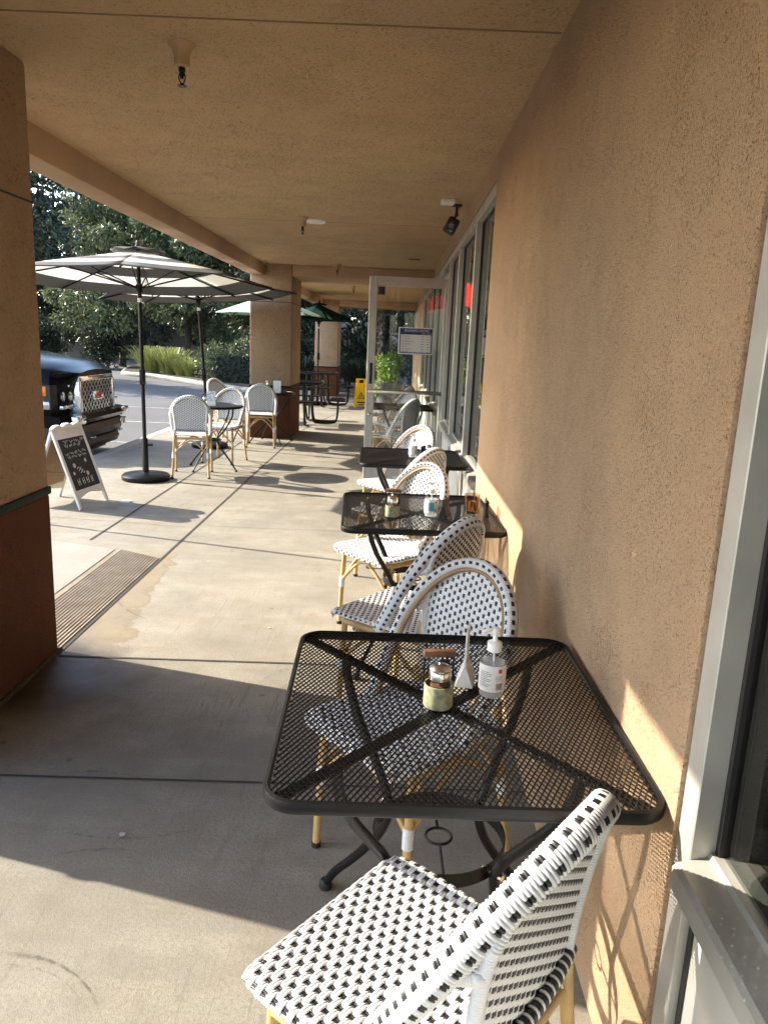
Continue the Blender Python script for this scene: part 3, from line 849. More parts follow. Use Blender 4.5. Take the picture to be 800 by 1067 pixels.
def make_table():
    t = thing('mesh_table', 'x', 'table', (0, 0, 0), 0, 'black mesh top bistro tables')
    hx, hy, r = .355, .392, .06
    top = MB()
    def ins(x, y):
        x, y = abs(x), abs(y)
        if x > hx-.010 or y > hy-.010: return False
        if x > hx-r and y > hy-r: return math.hypot(x-hx+r, y-hy+r) < r-.010
        return True
    mesh_top(top, ins, hx, hy, .0116, .0225, .0018, .7222, .7246)
    top.build('mesh_top', M['black_mesh'], t, 0)
    rim = MB()
    prof = [(-.009, .7270), (-.004, .7310), (.002, .7290), (.0045, .722), (.0045, .7085), (.001, .705), (-.004, .706), (-.006, .716)]
    O = rrect(hx, hy, r, 8); n = len(O)
    vs = []; fs = []
    for i in range(n):
        a, b = V(O[i-1]), V(O[(i+1) % n]); d = (b-a).normalized(); out = V((d.y, -d.x))
        for (q, z) in prof: vs.append((O[i][0]+out.x*q, O[i][1]+out.y*q, z))
    m = len(prof)
    for i in range(n):
        for kk in range(m): fs.append((i*m+kk, i*m+(kk+1) % m, ((i+1) % n)*m+(kk+1) % m, ((i+1) % n)*m+kk))
    rim.add(vs, fs).build('rim', M['black_metal'], t, 50)
    xb = MB()
    for sx, sy in ((1, 1), (1, -1)):
        d = V((sx*hx, sy*hy, 0)).normalized()
        T = Matrix.Rotation(math.atan2(d.y, d.x), 4, 'Z')
        L = math.hypot(hx, hy)-.03
        xb.box(-L, L, -.013, .013, .7105 if sx*sy > 0 else .7065, .7205 if sx*sy > 0 else .7165, .002, T=T, seg=1)
    xb.build('cross_bar', M['black_metal'], t)
    for sx, sy in ((1, 1), (-1, 1), (-1, -1), (1, -1)):
        d = V((sx*hx, sy*hy, 0)).normalized()
        P = [(.345, .708), (.338, .66), (.298, .58), (.238, .50), (.187, .43), (.166, .37), (.19, .30), (.245, .22), (.305, .145), (.365, .075), (.40, .018)]
        lg = MB().tube(curve([(d.x*a, d.y*a, z) for a, z in P], 6), .0118, 10).build('leg', M['black_metal'], t, 60)
        MB().lathe([(0, .0), (.016, .0), (.019, .006), (.017, .022), (.012, .028), (0, .028)], 14, (d.x*.403, d.y*.403, 0)).build('foot_glide', M['rubber'], lg)
        MB().tube([(d.x*.135, d.y*.135, .39), (d.x*.187, d.y*.187, .39)], .007, 8).build('bolt', M['steel'], lg)
    hp = MB()
    ring = [(.153*math.cos(2*PI*i/48), .153*math.sin(2*PI*i/48)) for i in range(48)]
    vs = []; fs = []
    for x, y in ring:
        for rr, z in ((1, .374), (1.0, .406), (.974, .406), (.974, .374)): vs.append((x*rr, y*rr, z))
    for i in range(48):
        for kk in range(4): fs.append((i*4+kk, i*4+(kk+1) % 4, ((i+1) % 48)*4+(kk+1) % 4, ((i+1) % 48)*4+kk))
    hp.add(vs, fs); hp.build('hoop', M['black_metal'], t, 50)
    cr = MB()
    cr.tube([(.030*math.cos(2*PI*i/20), .030*math.sin(2*PI*i/20), .39) for i in range(20)], .0035, 8, closed=True)
    cr.tube([(0, .032, .39), (0, .15, .39)], .0035, 8).tube([(0, -.032, .39), (0, -.15, .39)], .0035, 8)
    cr.build('pole_ring', M['black_metal'], t)
    return t
table0 = make_table()
TB = [(.150, 1.545, 1.5, 'nearest black mesh table holding the large sanitizer bottle and condiment caddy'),
      (.142, 3.50, 3, 'second black mesh table with a glass tumbler on it'),
      (.145, 5.23, 2, 'third black mesh table just in front of the glass door'),
      (.12, 9.50, 2, 'fourth black mesh table seen through the glass door')]
for i, (x, y, a, lb) in enumerate(TB):
    if i == 0:
        table0.location = (x, y, 0); table0.rotation_euler = (0, 0, R(a)); table0['label'] = lb
    else: dup(table0, (x, y, 0), R(a), lb)

def round_table():
    t = thing('cafe_table', 'small round dark table between two chairs beside the striped umbrella', 'table', (-2.03, 8.56, 0), R(40), 'small cafe tables by the kerb')
    r = .335
    top = MB(); mesh_top(top, lambda x, y: math.hypot(x, y) < r-.008, r, r, .0125, .0145, .006, .7225, .7248)
    top.build('mesh_top', M['black_mesh'], t, 0)
    rim = MB().tube([(r*math.cos(2*PI*i/48), r*math.sin(2*PI*i/48), .716) for i in range(48)], .012, 8, closed=True, ab=(1.2, .6))
    rim.build('rim', M['black_metal'], t, 50)
    for i in range(4):
        d = V((math.cos(PI/2*i+.4), math.sin(PI/2*i+.4)))
        P = [(.29, .712), (.28, .62), (.19, .48), (.085, .37), (.075, .31), (.14, .22), (.25, .11), (.33, .015)]
        lg = MB().tube(curve([(d.x*a, d.y*a, z) for a, z in P], 5), .009, 8).build('leg', M['black_metal'], t, 60)
        MB().lathe([(0, 0), (.016, 0), (.016, .012), (.01, .02), (0, .02)], 12, (d.x*.333, d.y*.333, 0)).build('foot_glide', M['rubber'], lg)
    MB().tube([(.085*math.cos(2*PI*i/24), .085*math.sin(2*PI*i/24), .335) for i in range(24)], .011, 8, closed=True).build('hoop', M['black_metal'], t)
    return t
rt = round_table()
dup(rt, (-1.76, 11.02, 0), R(10), 'small dark table standing against the middle pillar')

# ------------------------------------------------------------------ things on the tables
TZ = .7275
def caddy(label, x, y, rz, z=TZ):
    t = thing('condiment_caddy', label, 'caddy', (x, y, z), rz, 'condiment caddies on tables')
    c = MB().lathe([(0, 0), (.031, 0), (.0325, .003), (.0325, .052), (.0300, .052), (.0300, .005), (0, .005)], 28)
    c.build('wrapped_cup', M['cement_wrap'], t, 40)
    MB().box(-.034, -.031, .010, .016, .05, .118).box(.031, .034, .010, .016, .05, .118).build('side_bracket', M['black_metal'], t)
    MB().box(-.036, .036, .004, .022, .108, .124, .004).build('handle', M['wood'], t)
    MB().box(.004, .026, .018, .030, .006, .095, .002).build('packet_holder', M['black_metal'], t)
    j = MB().lathe([(0, .006), (.0225, .006), (.0225, .064), (.0215, .068), (0, .068)], 22, (0, -.004, 0)).build('shaker', M['clear'], t)
    MB().lathe([(0, .008), (.0205, .008), (.0205, .052), (0, .052)], 16, (0, -.004, 0)).build('pepper', M['wood'], j)
    MB().lathe([(0, .066), (.0245, .066), (.0245, .083), (.0235, .0845), (.0245, .086), (.0245, .089), (.018, .096), (.006, .099), (.004, .103), (0, .103)], 26, (0, -.004, 0)).build('lid', M['steel'], j)
    return t
c0 = caddy('condiment caddy with wooden handle on the nearest table', .128, 1.53, R(8))
dup(c0, (.02, 3.36, TZ), R(-10), 'condiment caddy with wooden handle on the second table')
dup(c0, (-2.10, 8.50, TZ), R(20), 'small caddy beside the blue and white card on the round table')

def bottle(label, x, y, rz, teal=False, z=TZ):
    t = thing('sanitizer_bottle', label, 'bottle', (x, y, z), rz, 'pump bottles of hand sanitizer')
    MB().lathe([(0, 0), (.026, 0), (.0295, .004), (.030, .012), (.030, .088), (.027, .100), (.018, .108), (.013, .111), (.013, .116), (0, .116)], 28).build('bottle_body', M['clear'], t, 40)
    MB().lathe([(0, .003), (.0275, .004), (.028, .012), (.028, .083), (0, .083)], 24).build('gel', M['gel'], t, 40)
    lb = MB()
    r = .0306
    def arc(a0, a1, z0, z1, rr=r, mi=0, nn=16):
        vs = []; fs = []
        for i in range(nn+1):
            a = R(lerp(a0, a1, i/nn))
            vs += [(rr*math.cos(a), rr*math.sin(a), z0), (rr*math.cos(a), rr*math.sin(a), z1)]
        for i in range(nn): fs.append((2*i, 2*i+2, 2*i+3, 2*i+1))
        lb.add(vs, fs, mi)
    arc(-190, 10, .020, .082)
    arc(-68, -52, .066, .075, r+.0004, 2 if teal else 1, 4)
    if teal: arc(-120, -75, .03, .07, r+.0004, 2, 8)
    for i in range(9): arc(-150, -100+(-8, 4, 0, -14, 2, -3, -20, 0, -9)[i], .066-i*.0042, .0672-i*.0042, r+.0004, 3, 4)
    for i in range(4): arc(-80, -46, .058-i*.0034, .0588-i*.0034, r+.0004, 3, 3)
    for i in range(9): arc(-76+i*3.4, -76+i*3.4+(1.2, 2, 1, 1.6)[i % 4], .026, .042, r+.0004, 4, 1)
    lb.build('label', [M['white_plastic'], M['red'], M['cyan'], M['ink'], M['gasket']], t, 40, fix=False)
    p = MB().lathe([(0, .109), (.0165, .109), (.0165, .128), (.012, .131), (.0055, .132), (.005, .15), (.011, .151), (.011, .160), (.006, .163), (0, .163)], 20)
    p.tube(curve([(0, 0, .157), (-.016, -.006, .158), (-.027, -.010, .153)], 4), .0048, 8)
    p.build('pump', M['white_plastic'], t, 40)
    MB().tube([(0, 0, .11), (.004, .002, .01)], .002, 6).build('dip_tube', M['white_plastic'], t)
    return t
b0 = bottle('pump bottle of clear sanitizer with red mark on the nearest table', .252, 1.59, R(-5))
b1 = bottle('pump bottle of sanitizer with teal label on the second table', .196, 3.39, R(10), True)
dup(b0, (.155, 5.22, TZ), R(20), 'pump bottle of sanitizer on the third table')
dup(b0, (-1.80, 10.92, TZ), R(0), 'pump bottle of sanitizer on the small table at the pillar')

def menu(label, x, y, rz, m, h=.12, w=.075, name='menu_stand', z=TZ, base='white_plastic'):
    t = thing(name, label, 'menu holder', (x, y, z), rz)
    MB().hexa([(-w/2, -.022, 0), (w/2, -.022, 0), (w/2, .022, 0), (-w/2, .022, 0), (-w/2, -.004, .05), (w/2, -.004, .05), (w/2, .004, .05), (-w/2, .004, .05)], .0015, seg=1).build('stand_foot', M[base], t)
    c = MB().box(-w/2, w/2, -.0018, .0018, .045, h); c.build('card', m, t, 0)
    return t
def cardmat(name, a, b_):
    m = bpy.data.materials.new(name); k = NB(m)
    f = k.noise(28, 3, .5, k.mapping((1, 1, 2.2)))
    k.color(k.mix(k.rng(f, .5, .58), a, b_)); k.rough(.5); return m
M['card_blue'] = cardmat('card_blue_print', (.78, .80, .84), (.30, .42, .66))
menu('white menu card in a stand seen edge on, beside the nearest sanitizer bottle', .199, 1.655, R(79), M['paper'], .135, .075)
menu('black menu holder beside the sanitizer bottle on the second table', .262, 3.40, R(70), M['gasket'], .085, .07, base='gasket')
menu('black menu holder beside the sanitizer bottle on the third table', .225, 5.20, R(62), M['gasket'], .085, .07, base='gasket')
menu('blue and white menu card standing on the round table', -2.02, 8.45, R(4), M['card_blue'], .16, .10)
menu('white menu card standing on the small table at the pillar', -1.66, 10.9, R(0), M['paper'], .17, .11)
tb = thing('glass_tumbler', 'glass tumbler of brown packets at the wall end of the second table', 'tumbler', (.395, 3.50, TZ))
v = MB().lathe([(0, .001), (.036, .001), (.037, .092), (.034, .092), (.033, .006), (0, .006)], 28); v.build('glass_body', M['tumbler'], tb, 40)
pk = MB()
rnd = random.Random(3)
for i in range(9):
    T = Matrix.Translation((rnd.uniform(-.012, .012), rnd.uniform(-.016, .016), .036)) @ Matrix.Rotation(rnd.uniform(0, 3), 4, 'Z') @ Matrix.Rotation(rnd.uniform(-.2, .2), 4, 'X')
    pk.box(-.014, .014, -.002, .002, -.026, .024, .001, T=T, seg=1)
pk.build('packets', M['brown_food'], tb)
tl = thing('pepper_grinder', 'slim dark grinder at the wall side of the second table', 'grinder', (.455, 3.42, TZ))
MB().lathe([(0, 0), (.013, 0), (.010, .03), (.008, .05), (.010, .062), (.011, .07), (.006, .078), (0, .082)], 16).build('grinder_body', M['black_metal'], tl)
gj = thing('salt_shaker', 'small glass shaker with steel lid on the nearest wall side of the third table', 'shaker', (.27, 5.33, TZ))
MB().lathe([(0, 0), (.02, 0), (.02, .05), (.016, .056), (0, .056)], 16).build('shaker_body', M['clear'], gj)
MB().lathe([(0, .056), (.0185, .056), (.0185, .07), (.01, .077), (0, .077)], 16).build('lid', M['steel'], gj)
# ------------------------------------------------------------------ umbrellas
def umbrella(name, label, loc, rad, zr, za, mats, rot=0., tilt=0., tx=0., bands=(.34, .57, .80), crank=1.05, group=None, base=True):
    t = thing(name, label, 'umbrella', loc, 0, group)
    TT = Matrix.Rotation(tilt, 4, 'Y') @ Matrix.Rotation(tx, 4, 'X') @ Matrix.Rotation(rot, 4, 'Z')
    if base:
        MB().lathe([(0, 0), (.235, 0), (.243, .01), (.243, .045), (.225, .062), (.06, .075), (.05, .08), (0, .08)], 36).build('umbrella_base', M['black_metal'], t, 40)
        MB().lathe([(.0, .07), (.032, .07), (.032, .42), (.028, .43), (0, .43)], 16, T=TT).lathe([(0, 0), (.012, 0), (.012, .05), (0, .05)], 8, T=TT @ Matrix.Translation((.03, 0, .36)) @ Matrix.Rotation(PI/2, 4, 'Y')).build('base_sleeve', M['black_metal'], t, 40)
    MB().tube([(0, 0, .08), (0, 0, za-.01)], .0195, 12, T=TT).build('pole', M['black_metal'], t)
    cb = MB().box(-.028, .028, -.032, .032, crank-.08, crank+.08, .012, T=TT).tube([(0, -.032, crank), (0, -.075, crank), (.02, -.085, crank-.07), (.02, -.12, crank-.07)], .007, 8, T=TT)
    cb.build('crank_box', M['black_metal'], t)
    NR = 14; NA = 6
    cv = MB(); vs = []; fs = []; ms = []
    for k in range(8):
        o = len(vs)
        a0, a1 = 2*PI*k/8, 2*PI*(k+1)/8
        for i in range(NR+1):
            r = rad*(.035+.965*i/NR)
            for q in range(NA+1):
                s = q/NA
                x = lerp(math.cos(a0), math.cos(a1), s)*r; y = lerp(math.sin(a0), math.sin(a1), s)*r
                f = i/NR
                z = za-.03-(za-zr-.03)*(f**1.0) - .010*math.sin(PI*s)*f*(1-.3*f)
                vs.append(V((x, y, z)))
        for i in range(NR):
            m = sum(1 for b in bands if (i+.5)/NR > b) % 2
            for q in range(NA):
                c = o+i*(NA+1)+q
                fs.append((c, c+1, c+NA+2, c+NA+1)); ms.append(m)
        # short valance hem
        h = len(vs)
        for q in range(NA+1): vs.append(vs[o+NR*(NA+1)+q]+V((0, 0, -.010)))
        for q in range(NA): fs.append((o+NR*(NA+1)+q, o+NR*(NA+1)+q+1, h+q+1, h+q)); ms.append(len(bands) % 2)
    cv.v = [tuple(TT @ p) for p in vs]; cv.f = [list(f) for f in fs]; cv.m = ms
    cvo = cv.build('canopy', mats[:2], t, 25, fix=False)
    sm = cvo.modifiers.new('thick', 'SOLIDIFY'); sm.thickness = .003
    vt = MB(); vs = []; fs = []
    for i, (r, z) in enumerate(((.03, za+.012), (.12, za-.004), (rad*.20, za-.032))):
        for k in range(16):
            a = 2*PI*k/16; w = .012*math.cos(8*a)*(i == 2)
            vs.append((r*math.cos(a), r*math.sin(a), z+w))
    for i in range(2):
        for k in range(16): fs.append((i*16+k, i*16+(k+1) % 16, (i+1)*16+(k+1) % 16, (i+1)*16+k))
    vt.add(vs, fs, 0, TT); vo = vt.build('vent', [mats[2]], cvo, 40, fix=False)
    sm = vo.modifiers.new('thick', 'SOLIDIFY'); sm.thickness = .004
    MB().lathe([(0, za), (.028, za), (.03, za+.02), (.018, za+.045), (.02, za+.06), (.012, za+.075), (0, za+.078)], 14, T=TT).build('finial', M['black_metal'], t, 40)
    hz = zr-.06
    MB().lathe([(0, hz-.04), (.034, hz-.04), (.034, hz+.03), (.026, hz+.04), (0, hz+.04)], 16, T=TT).build('runner', M['black_metal'], t, 40)
    MB().lathe([(0, za-.09), (.03, za-.09), (.03, za-.05), (0, za-.05)], 16, T=TT).build('hub', M['black_metal'], t, 40)
    for k in range(8):
        a = 2*PI*k/8; c, s = math.cos(a), math.sin(a)
        zz = lambda f: za-.048-(za-zr-.03)*(f**1.0)
        rb = MB().tube([(c*rad*f, s*rad*f, zz(f)) for f in (.03, .3, .55, (.8), 1.02)], .0085, 6, T=TT).build('rib', M['black_metal'], t)
        MB().tube([(c*.03, s*.03, hz), (c*rad*.5, s*rad*.5, zz(.5)-.01)], .0075, 6, T=TT).build('strut', M['black_metal'], rb)
    MB().lathe([(0, hz-.14), (.021, hz-.14), (.021, hz-.10), (0, hz-.10)], 12, T=TT).build('pole_collar', M['white_paint'], t)
    return t
stripe = [M['canvas_white'], M['canvas_grey'], M['canvas_grey']]
umbrella('striped_umbrella', 'nearest grey and white striped umbrella over its round black base by the chalkboard', (-2.53, 7.72, 0), 1.31, 1.985, 2.30, stripe, R(12), R(-1.2), R(-2.2), group='striped umbrellas')
umbrella('striped_umbrella', 'second grey and white striped umbrella with a leaning pole behind the round table', (-2.47, 10.24, 0), 1.27, 2.005, 2.30, stripe, R(5), R(-4.3), R(-1.0), group='striped umbrellas', crank=.98)
gm = [M['mint'], M['mint'], M['mint']]
umbrella('green_umbrella', 'pale green umbrella half hidden behind the middle pillar', (-2.75, 16.9, 0), 1.15, 1.98, 2.42, gm, R(10), 0, bands=(), group='green umbrellas')
umbrella('green_umbrella', 'dark green umbrella over the farther picnic table', (-1.78, 17.9, 0), .88, 1.94, 2.30, [M['dkgreen'], M['dkgreen'], M['dkgreen']], R(20), 0, bands=(), group='green umbrellas', crank=1.12)

# ------------------------------------------------------------------ picnic tables of black perforated metal
def picnic(label, loc, rz):
    t = thing('picnic_table', label, 'picnic table', loc, rz, 'black metal picnic tables')
    h = .46
    top = MB(); mesh_top(top, lambda x, y: abs(x) < h-.03 and abs(y) < h-.03, h, h, .02, .02, .009, .738, .742)
    top.tube([(*p, .735) for p in rrect(h-.012, h-.012, .09, 5)], .014, 8, closed=True, ab=(1.4, .8))
    top.build('table_top', M['black_mesh'], t, 40)
    for k in range(4):
        T = Matrix.Rotation(PI/2*k, 4, 'Z')
        b = MB(); bx, by = .135, .36
        mesh_top(b, lambda x, y: abs(x) < bx-.015 and abs(y) < by-.015, bx, by, .02, .02, .009, .443, .447)
        b.tube([(*p, .44) for p in rrect(bx-.006, by-.006, .05, 4)], .013, 8, closed=True)
        b.v = [tuple(T @ (V(p)+V((.72, 0, 0)))) for p in b.v]
        b.build('bench', M['black_mesh'], t, 40)
        l = MB()
        for s in (-.16, .16):
            l.tube(curve([(.24, s*.6, .73), (.25, s*.7, .35), (.28, s*.9, .08), (.36, s, .03), (.62, s, .03), (.70, s, .08), (.72, s, .25), (.72, s, .43)], 5), .019, 8, T=T)
        l.build('leg_frame', M['black_metal'], t, 50)
    return t
pt = picnic('nearer black picnic table with mesh top beside the middle pillar', (-1.72, 13.85, 0), R(3))
dup(pt, (-1.78, 17.9, 0), R(0), 'farther black picnic table under the dark green umbrella')

# ------------------------------------------------------------------ A-frame chalkboard
af = thing('chalkboard_sign', 'white framed folding chalkboard sign with scalloped top beside the nearest pillar', 'chalkboard', (-2.80, 6.47, 0), R(-8))
def leaf(nm, sg):
    wd = .235; top = .66
    T = Matrix.Rotation(sg*R(21), 4, 'Y')
    T = Matrix.Translation((0, 0, top)) @ Matrix.Rotation(-sg*R(19.5), 4, 'Y') @ Matrix.Translation((0, 0, -top))
    f = MB(); z0 = -.035
    f.box(-.01, .01, -wd, -wd+.035, z0, top, .003, T=T).box(-.01, .01, wd-.035, wd, z0, top, .003, T=T)
    f.box(-.009, .009, -wd+.035, wd-.035, .575, top-.001, .002, T=T)
    f.box(-.009, .009, -wd+.035, wd-.035, .085, .125, .002, T=T)
    pr = [(-wd+.035, .085)]+[(-wd+.035+(2*wd-.07)*i/12, .085-.028*abs(math.cos(PI*i/12))**2) for i in range(13)]+[(wd-.035, .085)]
    f.prism(pr, -.008, .008, 'x', T=T)
    sc = [(-wd, top-.002)]
    for i in range(37):
        u = i/36
        sc.append((-wd+2*wd*u, top+.012+.026*abs(math.sin(3*PI*u))+.012*math.sin(PI*u)))
    sc.append((wd, top-.002))
    f.prism(sc, -.0085, .0085, 'x', T=T)
    fo = f.build('frame', M['white_paint'], af)
    if nm: fo.name = nm
    m = M['chalk'] if sg > 0 else M['board']
    MB().box(-.005, .005, -wd+.034, wd-.034, .124, .576, T=T).build('chalkboard' if sg > 0 else 'back_board', m, af, 0)
    if sg > 0:
        rnd = random.Random(5); ck = MB()
        def stroke(pts, w=.0028):
            ck.tube([(.0058, y, z) for y, z in pts], w, 5, T=T, ab=(.35, 1), ref=(1, 0, 0))
        z = .545
        for ln in range(5):
            y = -.16+rnd.uniform(0, .05)
            while y < .14:
                n = rnd.randint(5, 9); w = rnd.uniform(.04, .08)
                if ln in (0, 1, 3, 4): stroke([(y+w*i/n, z+rnd.uniform(-.016, .016)) for i in range(n+1)])
                y += w+.02
            z -= .034
        for (y, zz, r) in ((.10, .36, .017), (-.09, .335, .02), (.07, .245, .02), (-.13, .27, .015)):
            ck.lathe([(0, 0), (r, 0), (r, .0012), (0, .0012)], 14, T=T @ Matrix.Translation((.0052, y, zz)) @ Matrix.Rotation(PI/2, 4, 'Y'))
        for i in range(3):
            yy = -.02+.018*i
            stroke([(yy-.05, .30-.02*i), (yy-.02, .315-.02*i), (yy, .295-.02*i), (yy+.02, .31-.02*i)], .004)
        for k, (y0, s) in enumerate(((-.12, .05), (-.045, .045), (.02, .05), (.09, .04))):
            stroke([(y0, .215), (y0+.003, .16), (y0-.003, .215-.02)], .004); stroke([(y0, .19), (y0+s*.6, .192)], .004); stroke([(y0+s*.6, .22), (y0+s*.55, .16)], .004)
        ck.build('chalk_writing', M['chalkmark'], af, 0)
leaf('', 1); leaf('', -1)
MB().tube([(-.13, -.232, .32), (0, -.232, .315), (.13, -.232, .32)], .003, 6).build('spreader_cord', M['gasket'], af)
tag(MB().prism([(-.05, -.02), (.03, -.03), (.06, .01), (.0, .03), (-.04, .015)], 0.001, .012, T=Matrix.Translation((-2.36, 6.62, 0))).build('paper_scrap', M['paper']), 'small white paper scrap on the floor beside the chalkboard sign', 'litter')

# ------------------------------------------------------------------ wet floor sign, planter, unseen shadow post
wf = thing('wet_floor_sign', 'yellow folding wet floor sign standing beyond the black picnic bench', 'floor sign', (-.735, 17.5, 0), R(4))
for sg in (1, -1):
    T = Matrix.Translation((0, 0, .64)) @ Matrix.Rotation(sg*R(13), 4, 'X') @ Matrix.Translation((0, 0, -.64))
    p = MB()
    p.prism([(-.165, -.01), (-.12, -.01), (-.10, .03), (.10, .03), (.12, -.01), (.165, -.01), (.125, .56), (-.125, .56)], -.009, .009, 'y', T=T)
    p.box(-.125, -.05, -.009, .009, .5605, .635, T=T).box(.05, .125, -.009, .009, .5605, .635, T=T).box(-.125, .125, -.0088, .0088, .6355, .66, .004, T=T)
    pn = p.build('panel', M['yellow'], wf)
    if sg < 0:
        q = MB(); q.prism([(-.085, .20), (.085, .20), (0, .36)], -.0105, -.0092, 'y', T=T)
        q.build('warning_triangle', M['gasket'], pn, 0)
        q = MB(); q.prism([(-.058, .214), (.058, .214), (0, .325)], -.012, -.0106, 'y', T=T); q.build('triangle_face', M['yellow'], pn, 0)
        q = MB(); q.tube([(-.02, -.0125, .225), (.0, -.0125, .262), (.012, -.0125, .29)], .006, 6, T=T).tube([(0, -.0125, .262), (.024, -.0125, .235)], .005, 6, T=T)
        q.box(-.09, .09, -.0105, -.0092, .105, .135, T=T).box(-.05, .05, -.0105, -.0092, .06, .08, T=T)
        q.build('pictogram', M['gasket'], pn, 0)
def leaves(mb, n, cen, rad, size, rnd, droop=.3, mi=0, shell=.35, ar=.42):
    """n small folded leaf faces scattered through an ellipsoid"""
    for i in range(n):
        while True:
            d = V((rnd.gauss(0, 1), rnd.gauss(0, 1), rnd.gauss(0, 1)))
            if d.length > .1: break
        d.normalize(); f = (shell+(1-shell)*rnd.random())**.6
        p = V((cen[0]+d.x*rad[0]*f, cen[1]+d.y*rad[1]*f, cen[2]+d.z*rad[2]*f))
        a = (d*.6+V((rnd.uniform(-1, 1), rnd.uniform(-1, 1), rnd.uniform(-1, 1)-droop))).normalized()
        b = a.cross(V((rnd.uniform(-1, 1), rnd.uniform(-1, 1), rnd.uniform(-1, 1)))).normalized()
        L = size*rnd.uniform(.6, 1.35); w = L*ar
        c = a.cross(b)*L*.12
        mb.add([p, p+a*L*.5+b*w*.5+c, p+a*L, p+a*L*.5-b*w*.5+c], [(0, 1, 2, 3)], mi)
pt = thing('potted_plant', 'bright green leafy plant in a tall grey pot seen through the glass door', 'potted plant', (-.08, 14.6, 0))
MB().lathe([(0, 0), (.19, 0), (.22, .3), (.27, .72), (.285, .74), (.285, .77), (.25, .77), (.24, .70), (0, .70)], 24).build('pot', M['grey_pot'], pt, 40)
rnd = random.Random(11); m_ = MB()
for i in range(9):
    a = rnd.uniform(0, 6.3); r = rnd.uniform(.02, .27)
    leaves(m_, 110, (r*math.cos(a), r*math.sin(a), rnd.uniform(.82, 1.2)), (.16, .16, .15), .075, rnd, .5, ar=.6)
for i in range(6):
    leaves(m_, 30, (rnd.uniform(-.33, -.2), rnd.uniform(-.2, .2), rnd.uniform(.6, .8)), (.07, .07, .12), .07, rnd, .8, ar=.6)
m_.build('foliage', M['leaf_bright'], pt, 0, fix=False)
sp = thing('shadow_line_post', 'added slim steel post hidden behind the nearest pillar, casting the thin floor shadow', 'post', (-3.40, 5.90, 0))  # unseen post, added to cast the thin shadow line on the floor
MB().tube([(0, 0, 0), (0, 0, 2.5)], .016, 10).build('post_tube', M['steel'], sp)
MB().lathe([(0, 0), (.06, 0), (.06, .008), (.02, .012), (0, .012)], 14).build('foot_plate', M['steel'], sp)

# ------------------------------------------------------------------ black pickup nosed up to the kerb
tk = thing('pickup_truck', 'black pickup truck with chrome mesh grille parked nose in at the kerb', 'pickup truck', (-3.82, 9.87, -.15))
def fuselage(mb, secs, mi=0):
    """secs: list of (x, [(y,z)...]) half-open loops; lofts a closed skin"""
    n = len(secs[0][1]); o = len(mb.v); vs = []; fs = []
    for x, P in secs: vs += [(x, y, z) for y, z in P]
    for i in range(len(secs)-1):
        for k in range(n): fs.append((i*n+k, i*n+(k+1) % n, (i+1)*n+(k+1) % n, (i+1)*n+k))
    fs += [tuple(range(n)), tuple(range((len(secs)-1)*n, len(secs)*n))[::-1]]
    return mb.add(vs, fs, mi)
def sec(w, z0, zs, zt, crown=.04, wt=None):
    wt = wt or w*.93
    h = [(w*.97, z0), (w, lerp(z0, zs, .35)), (w, lerp(z0, zs, .8)), (w*.985, zs), (wt, zs+(zt-zs)*.62), (wt*.86, zt-.012), (wt*.5, zt+crown*.6), (0, zt+crown)]
    return h+[(-y, z) for y, z in h[:-1][::-1]]
bd = MB()
fuselage(bd, [(-.03, sec(.57, 1.085, 1.11, 1.135, .02)), (-.16, sec(.86, .58, 1.05, 1.165, .03)), (-.22, sec(.95, .56, 1.07, 1.20, .035)), (-.40, sec(.99, .52, 1.09, 1.25, .04)), (-.9, sec(1.0, .5, 1.13, 1.32, .04)), (-1.55, sec(1.0, .5, 1.14, 1.35, .03))])
fuselage(bd, [(-1.552, sec(1.0, .48, 1.14, 1.33, .0, .99)), (-3.75, sec(1.0, .48, 1.14, 1.33, .0, .99))])
fuselage(bd, [(-3.80, sec(1.0, .5, 1.16, 1.38, .0, .99)), (-5.75, sec(.99, .52, 1.16, 1.38, .0, .99))])
bd.build('body', M['carpaint'], tk, 32)
cab = MB()
def csec(w, wt, z0, zt): return [(w, z0), (wt, zt-.05), (wt*.86, zt), (-wt*.86, zt), (-wt, zt-.05), (-w, z0)]
fuselage(cab, [(-1.56, csec(.93, .92, 1.23, 1.26)), (-2.15, csec(.94, .78, 1.23, 1.86)), (-2.6, csec(.94, .78, 1.23, 1.90)), (-3.5, csec(.94, .78, 1.23, 1.88)), (-3.78, csec(.93, .80, 1.23, 1.60))])
cab.v = [(x, y, z+.09) for x, y, z in cab.v]
cab.build('cab', M['carpaint'], tk, 25)
ws = MB(); ws.hexa([(-1.60, -.82, 1.285), (-1.60, .82, 1.285), (-1.63, .82, 1.285), (-1.63, -.82, 1.285), (-2.10, -.66, 1.83), (-2.10, .66, 1.83), (-2.13, .66, 1.83), (-2.13, -.66, 1.83)])
ws.v = [(x, y, z+.09) for x, y, z in ws.v]
ws.build('windscreen', M['dkglass'], tk, 0)
